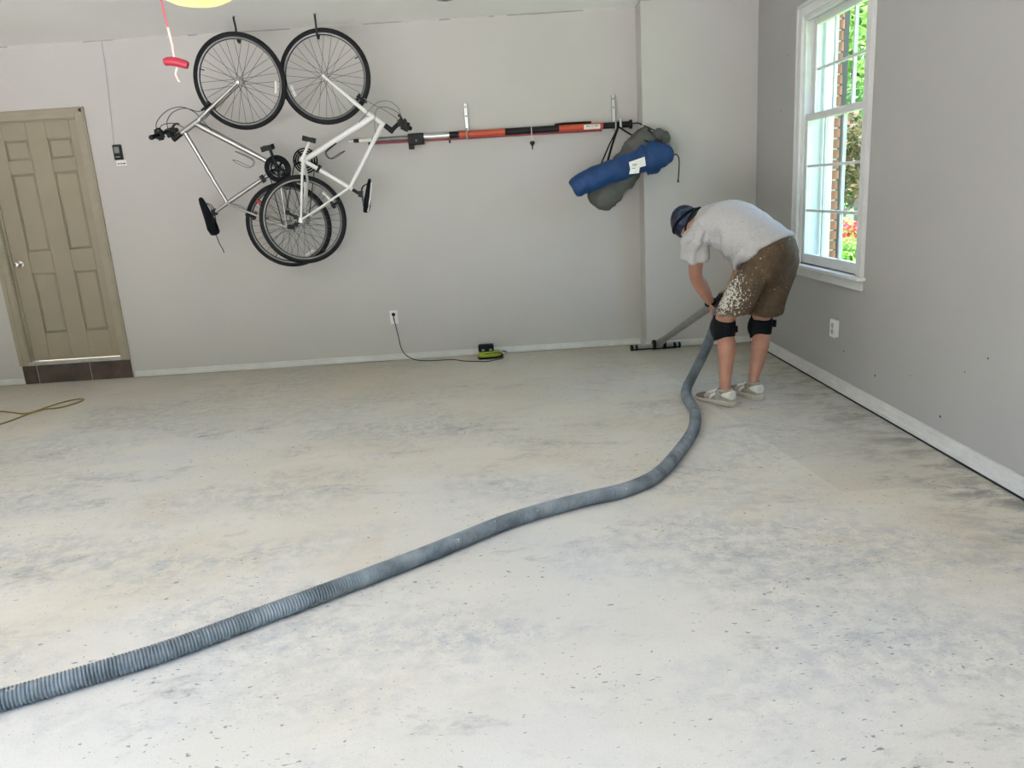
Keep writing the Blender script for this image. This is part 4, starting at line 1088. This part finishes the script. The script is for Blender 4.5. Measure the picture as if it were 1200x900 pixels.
for v in sm.vertices:
    p = V(v.co); w = p + V((1.5, 4.65, 0))
    s = (w - pel).dot(tt); lat = (w - pel).dot(ll); dorsal = (w - sec(max(0, min(.5, s)), .05)).dot(bbv)
    side = max(0, min(1, (.06 - dorsal) / .12))
    # folds fanning from the armpit and sagging folds over the belly
    fold = sin(s * 70 + lat * 26 + 5 * noise.noise(p * 6)) * .010 * side + (1 - abs(noise.noise(p * 11)) * 2) * .008 * (.35 + side) + noise.noise(p * 26) * .004
    v.co = p + V(v.normal) * fold
shirt = link('t_shirt', sm, 'shirt', man, smooth=180)

# shorts
so = MB(); rings = []
for s, a, b, o, tl in ((-.13, .11, .09, -.03, 0), (-.10, .165, .130, -.02, 0), (-.05, .190, .150, .002, .01), (.0, .192, .148, .010, .035), (.05, .186, .140, .018, .07), (.075, .180, .130, .018, .085)):
    rings.append([sec(s - tl * sin(x), o) + ll * a * cos(x) + bbv * b * sin(x) for x in [2 * pi * k / 28 for k in range(28)]])
so.loft(rings)
for hip, kn_, fdv, e in ((hipL, kneL, fdL, .80), (hipR, kneR, fdR, .84)):
    ax = (kn_ - hip); lv = V((-fdv.y, fdv.x, 0))
    rings = []
    for t, a, b, off in ((-.14, .085, .085, .0), (0.04, .110, .108, .0), (.25, .118, .122, .002), (.5, .114, .118, 0), (.72, .110, .112, -.006), (e, .108, .112, -.012), (e + .035, .104, .108, -.014)):
        c = hip + ax * t - fdv * (-off)
        rings.append([c + lv * a * cos(x) + fdv * b * sin(x) for x in [2 * pi * k / 24 for k in range(24)]])
    so.loft(rings)
som = remeshed(so, .010, 4, minv)
for v in som.vertices:
    p = V(v.co)
    v.co = p + V(v.normal) * (noise.noise(V((p.x * 12, p.y * 12, p.z * 5))) * .008 + noise.noise(p * 22) * .003)
shorts = link('shorts', som, 'shorts', man, smooth=180)

# knee pads
for kn_, an, hip, fdv, tabs in ((kneL, ankL, hipL, fdL, 0), (kneR, ankR, hipR, fdR, 1)):
    up = (kn_ + V((0, 0, .08)) - kn_.lerp(an, .3)).normalized(); lv = V((-fdv.y, fdv.x, 0))
    rings = []
    c0 = kn_ + V((0, 0, -.03))
    for z, a, b in ((-.062, .058, .062), (-.058, .064, .068), (-.01, .067, .072), (.045, .066, .073), (.062, .065, .070), (.064, .058, .062)):
        c = c0 + up * z
        rings.append([c + lv * a * cos(x) + fdv * b * sin(x) + up * (.018 * sin(x) * (1 if z > 0 else -1)) for x in [2 * pi * k / 24 for k in range(24)]])
    kp = MB().loft(rings).build('knee_pad', 'blackcloth', man, smooth=70)
    MB().ell(c0 + fdv * .062, fdv * .030, lv * .055, up * .075, 14, 10).build('knee_cup', 'black', kp, smooth=180)
    if tabs: MB().obox(c0 - lv * .068 + up * .018 - fdv * .02, fdv, lv, up, .035, .008, .022).build('strap_tab', 'blackcloth', kp, bevel=.004)
    else: MB().obox(c0 - fdv * .070 + up * .0, lv, fdv, up, .040, .005, .020).build('strap_tab', 'blackcloth', kp, bevel=.003)

# shoes
for an, fdv in ((ankL, fdL), (ankR, fdR)):
    lv = V((-fdv.y, fdv.x, 0)); h0 = V((an.x, an.y, 0)) - fdv * .062; L = .295; U = V((0, 0, 1))
    def ring(s, hw, z0, z1, n=18, pw=.75):
        c = h0 + fdv * L * s
        out = []
        for k in range(n):
            x = 2 * pi * k / n; cs, sn = cos(x), sin(x)
            out.append(c + lv * hw * (abs(cs) ** pw) * (1 if cs > 0 else -1) + U * ((z0 + z1) / 2 + (z1 - z0) / 2 * (abs(sn) ** pw) * (1 if sn > 0 else -1)))
        return out
    up_ = MB().loft([ring(.005, .016, .02, .075), ring(.04, .033, .018, .105), ring(.14, .038, .018, .108), ring(.27, .039, .018, .098), ring(.36, .041, .018, .100), ring(.46, .043, .018, .084), ring(.60, .047, .018, .070), ring(.70, .048, .018, .060)])
    shoe = up_.build('shoe', 'shoe', man, smooth=60)
    MB().loft([ring(.66, .0485, .018, .064), ring(.78, .047, .018, .056), ring(.90, .038, .018, .047), ring(.97, .024, .018, .038), ring(1.0, .008, .02, .028)]).build('toe_box', 'shoe_toe', shoe, smooth=60)
    MB().loft([ring(-.03, .022, .0, .024, pw=.4), ring(.0, .038, .0, .034, pw=.4), ring(.12, .045, .0, .038, pw=.4), ring(.35, .043, .0, .034, pw=.4), ring(.62, .052, .0, .030, pw=.4), ring(.82, .050, .002, .028, pw=.4), ring(.95, .034, .006, .026, pw=.4), ring(1.015, .012, .010, .024, pw=.4)]).build('sole', 'sole', shoe, smooth=50, bevel=.0)
    MB().loft([ring(-.012, .012, .05, .085), ring(-.004, .030, .046, .098), ring(.06, .0385, .046, .103), ring(.15, .0405, .052, .094), ring(.20, .0398, .06, .082)]).build('heel_counter', 'shoe_white', shoe, smooth=60)
    for s in (-1, 1):
        MB().tube([h0 + fdv * L * .36 + lv * s * .038 + U * .075, h0 + fdv * L * .46 + lv * s * .043 + U * .055, h0 + fdv * L * .50 + lv * s * .047 + U * .035], .008, 8).build('side_panel', 'shoe_white', shoe, smooth=180)
        MB().tube([h0 + fdv * L * .40 + lv * s * .030 + U * .090, h0 + fdv * L * .52 + lv * s * .030 + U * .075, h0 + fdv * L * .62 + lv * s * .032 + U * .064], .008, 8).build('eyestay', 'shoe_white', shoe, smooth=180)
    for k in range(4):
        t = .40 + k * .055
        MB().tube([h0 + fdv * L * t + lv * .028 + U * (.096 - k * .008), h0 + fdv * L * (t + .01) + U * (.103 - k * .009), h0 + fdv * L * t - lv * .028 + U * (.096 - k * .008)], .0035, 6).build('lace', 'shoe_white', shoe)
    MB().tube([an + V((0, 0, -.01)) + lv * .038 * cos(x) + fdv * .044 * sin(x) for x in [2 * pi * j / 20 for j in range(20)]], .009, 8, closed=True).build('collar', 'shoe', shoe, smooth=180)
# wrist band
wd = (wrL - elL).normalized(); wa = wd.orthogonal().normalized(); wb_ = wd.cross(wa)
MB().tube([wrL - wd * .012 + (wa * cos(x) + wb_ * sin(x)) * .033 for x in [2 * pi * j / 24 for j in range(24)]], .008, 8, closed=True).build('wristband', 'strap', man, smooth=180)

# ------------------------------------------------------------------ floor vacuum: head, wand, hose
vac = thing('floor_vacuum', 'grey ribbed vacuum hose with metal wand and wheeled floor head', 'vacuum', (1.33, 6.42, 0))
HR = .0335
wb0 = V((1.322, 6.40, .055)); wt = V((1.438, 5.02, .600))
wdir = (wt - wb0).normalized()
MB().tube([wb0, wt], .0265, 20).build('wand', 'wandgrey', vac)
MB().tube([wb0 - wdir * .03, wb0 + wdir * .10], .031, 20).build('wand_socket', 'wandgrey', vac)
hx = V((1, .012, 0)).normalized(); hy = V((-hx.y, hx.x, 0)); hcn = V((1.290, 6.425, 0))
hd_ = MB().obox(hcn + V((0, 0, .028)), hx, hy, (0, 0, 1), .215, .022, .018)
hd = hd_.build('floor_head', 'steel', vac, bevel=.006)
MB().obox(hcn + V((0, 0, .010)) - hy * .006, hx, hy, (0, 0, 1), .212, .018, .006).build('squeegee', 'rubber', hd, smooth=0)
MB().lathe([(.034, -.045), (.036, -.02), (.036, .02), (.034, .045)], hcn + V((.03, -.015, .045)), hx, 18).build('swivel_neck', 'wandgrey', hd)
for x in (-.012, .075): MB().lathe([(.012, -.012), (.040, -.012), (.042, -.008), (.042, .008), (.040, .012), (.012, .012)], hcn + V((x, -.022, .042)), hx, 22).build('swivel_ring', 'black', hd)
for x in (-.205, -.165, .165, .205): MB().lathe([(.006, -.010), (.024, -.010), (.026, -.006), (.026, .006), (.024, .010), (.006, .010)], hcn + hx * x + V((0, -.026, .027)), hx, 18).build('wheel', 'black', hd)
for x in (-.185, .185): MB().obox(hcn + hx * x + V((0, -.022, .032)), hx, hy, (0, 0, 1), .012, .018, .013).build('axle_block', 'steel', hd, bevel=.003)
path = [wt, wt + wdir * .05, V((1.438, 4.945, .628)), V((1.420, 4.915, .585)), V((1.398, 4.915, .517)), V((1.376, 4.920, .434)), V((1.348, 4.925, .350)), V((1.299, 4.935, .236)), V((1.245, 4.945, .120)), V((1.196, 4.905, .052)), V((1.165, 4.80, HR)), V((1.140, 4.640, HR)), V((1.128, 4.46, HR)), (1.091, 4.280, HR), (1.013, 4.029, HR), (.855, 3.700, HR), (.685, 3.411, HR), (.512, 3.255, HR), (.289, 3.164, HR), (-.02, 3.003, HR), (-.36, 2.736, HR), (-.653, 2.522, HR), (-.909, 2.341, HR), (-1.134, 2.183, HR), (-1.347, 2.068, HR), (-1.547, 1.972, HR), (-1.80, 1.86, HR), (-2.10, 1.76, HR), (-2.6, 1.66, HR)]
# resample the spline evenly and rib it
sp = spline(path, 24); acc = [0.0]
for a, b in zip(sp, sp[1:]): acc.append(acc[-1] + (b - a).length)
def along(s):
    lo, hi = 0, len(acc) - 1
    while hi - lo > 1:
        m = (lo + hi) // 2
        if acc[m] <= s: lo = m
        else: hi = m
    t = (s - acc[lo]) / max(1e-9, acc[hi] - acc[lo]); return sp[lo].lerp(sp[hi], t)
pitch = .0105; s = .16; pts, rad = [], []
while s < acc[-1] - .01:
    for q_, r_ in ((0, HR - .0050), (.25, HR - .0012), (.5, HR), (.75, HR - .0012)):
        pts.append(along(s + q_ * pitch)); rad.append(r_)
    s += pitch
MB().tube(pts, rad, 18).build('hose', 'hose', vac, smooth=60)
cf_pts = [along(.16 * k / 6) for k in range(7)]
MB().tube(cf_pts, [.030, .032, .034, .034, .034, .0345, .0345], 18).build('hose_cuff', 'black', vac, smooth=50)
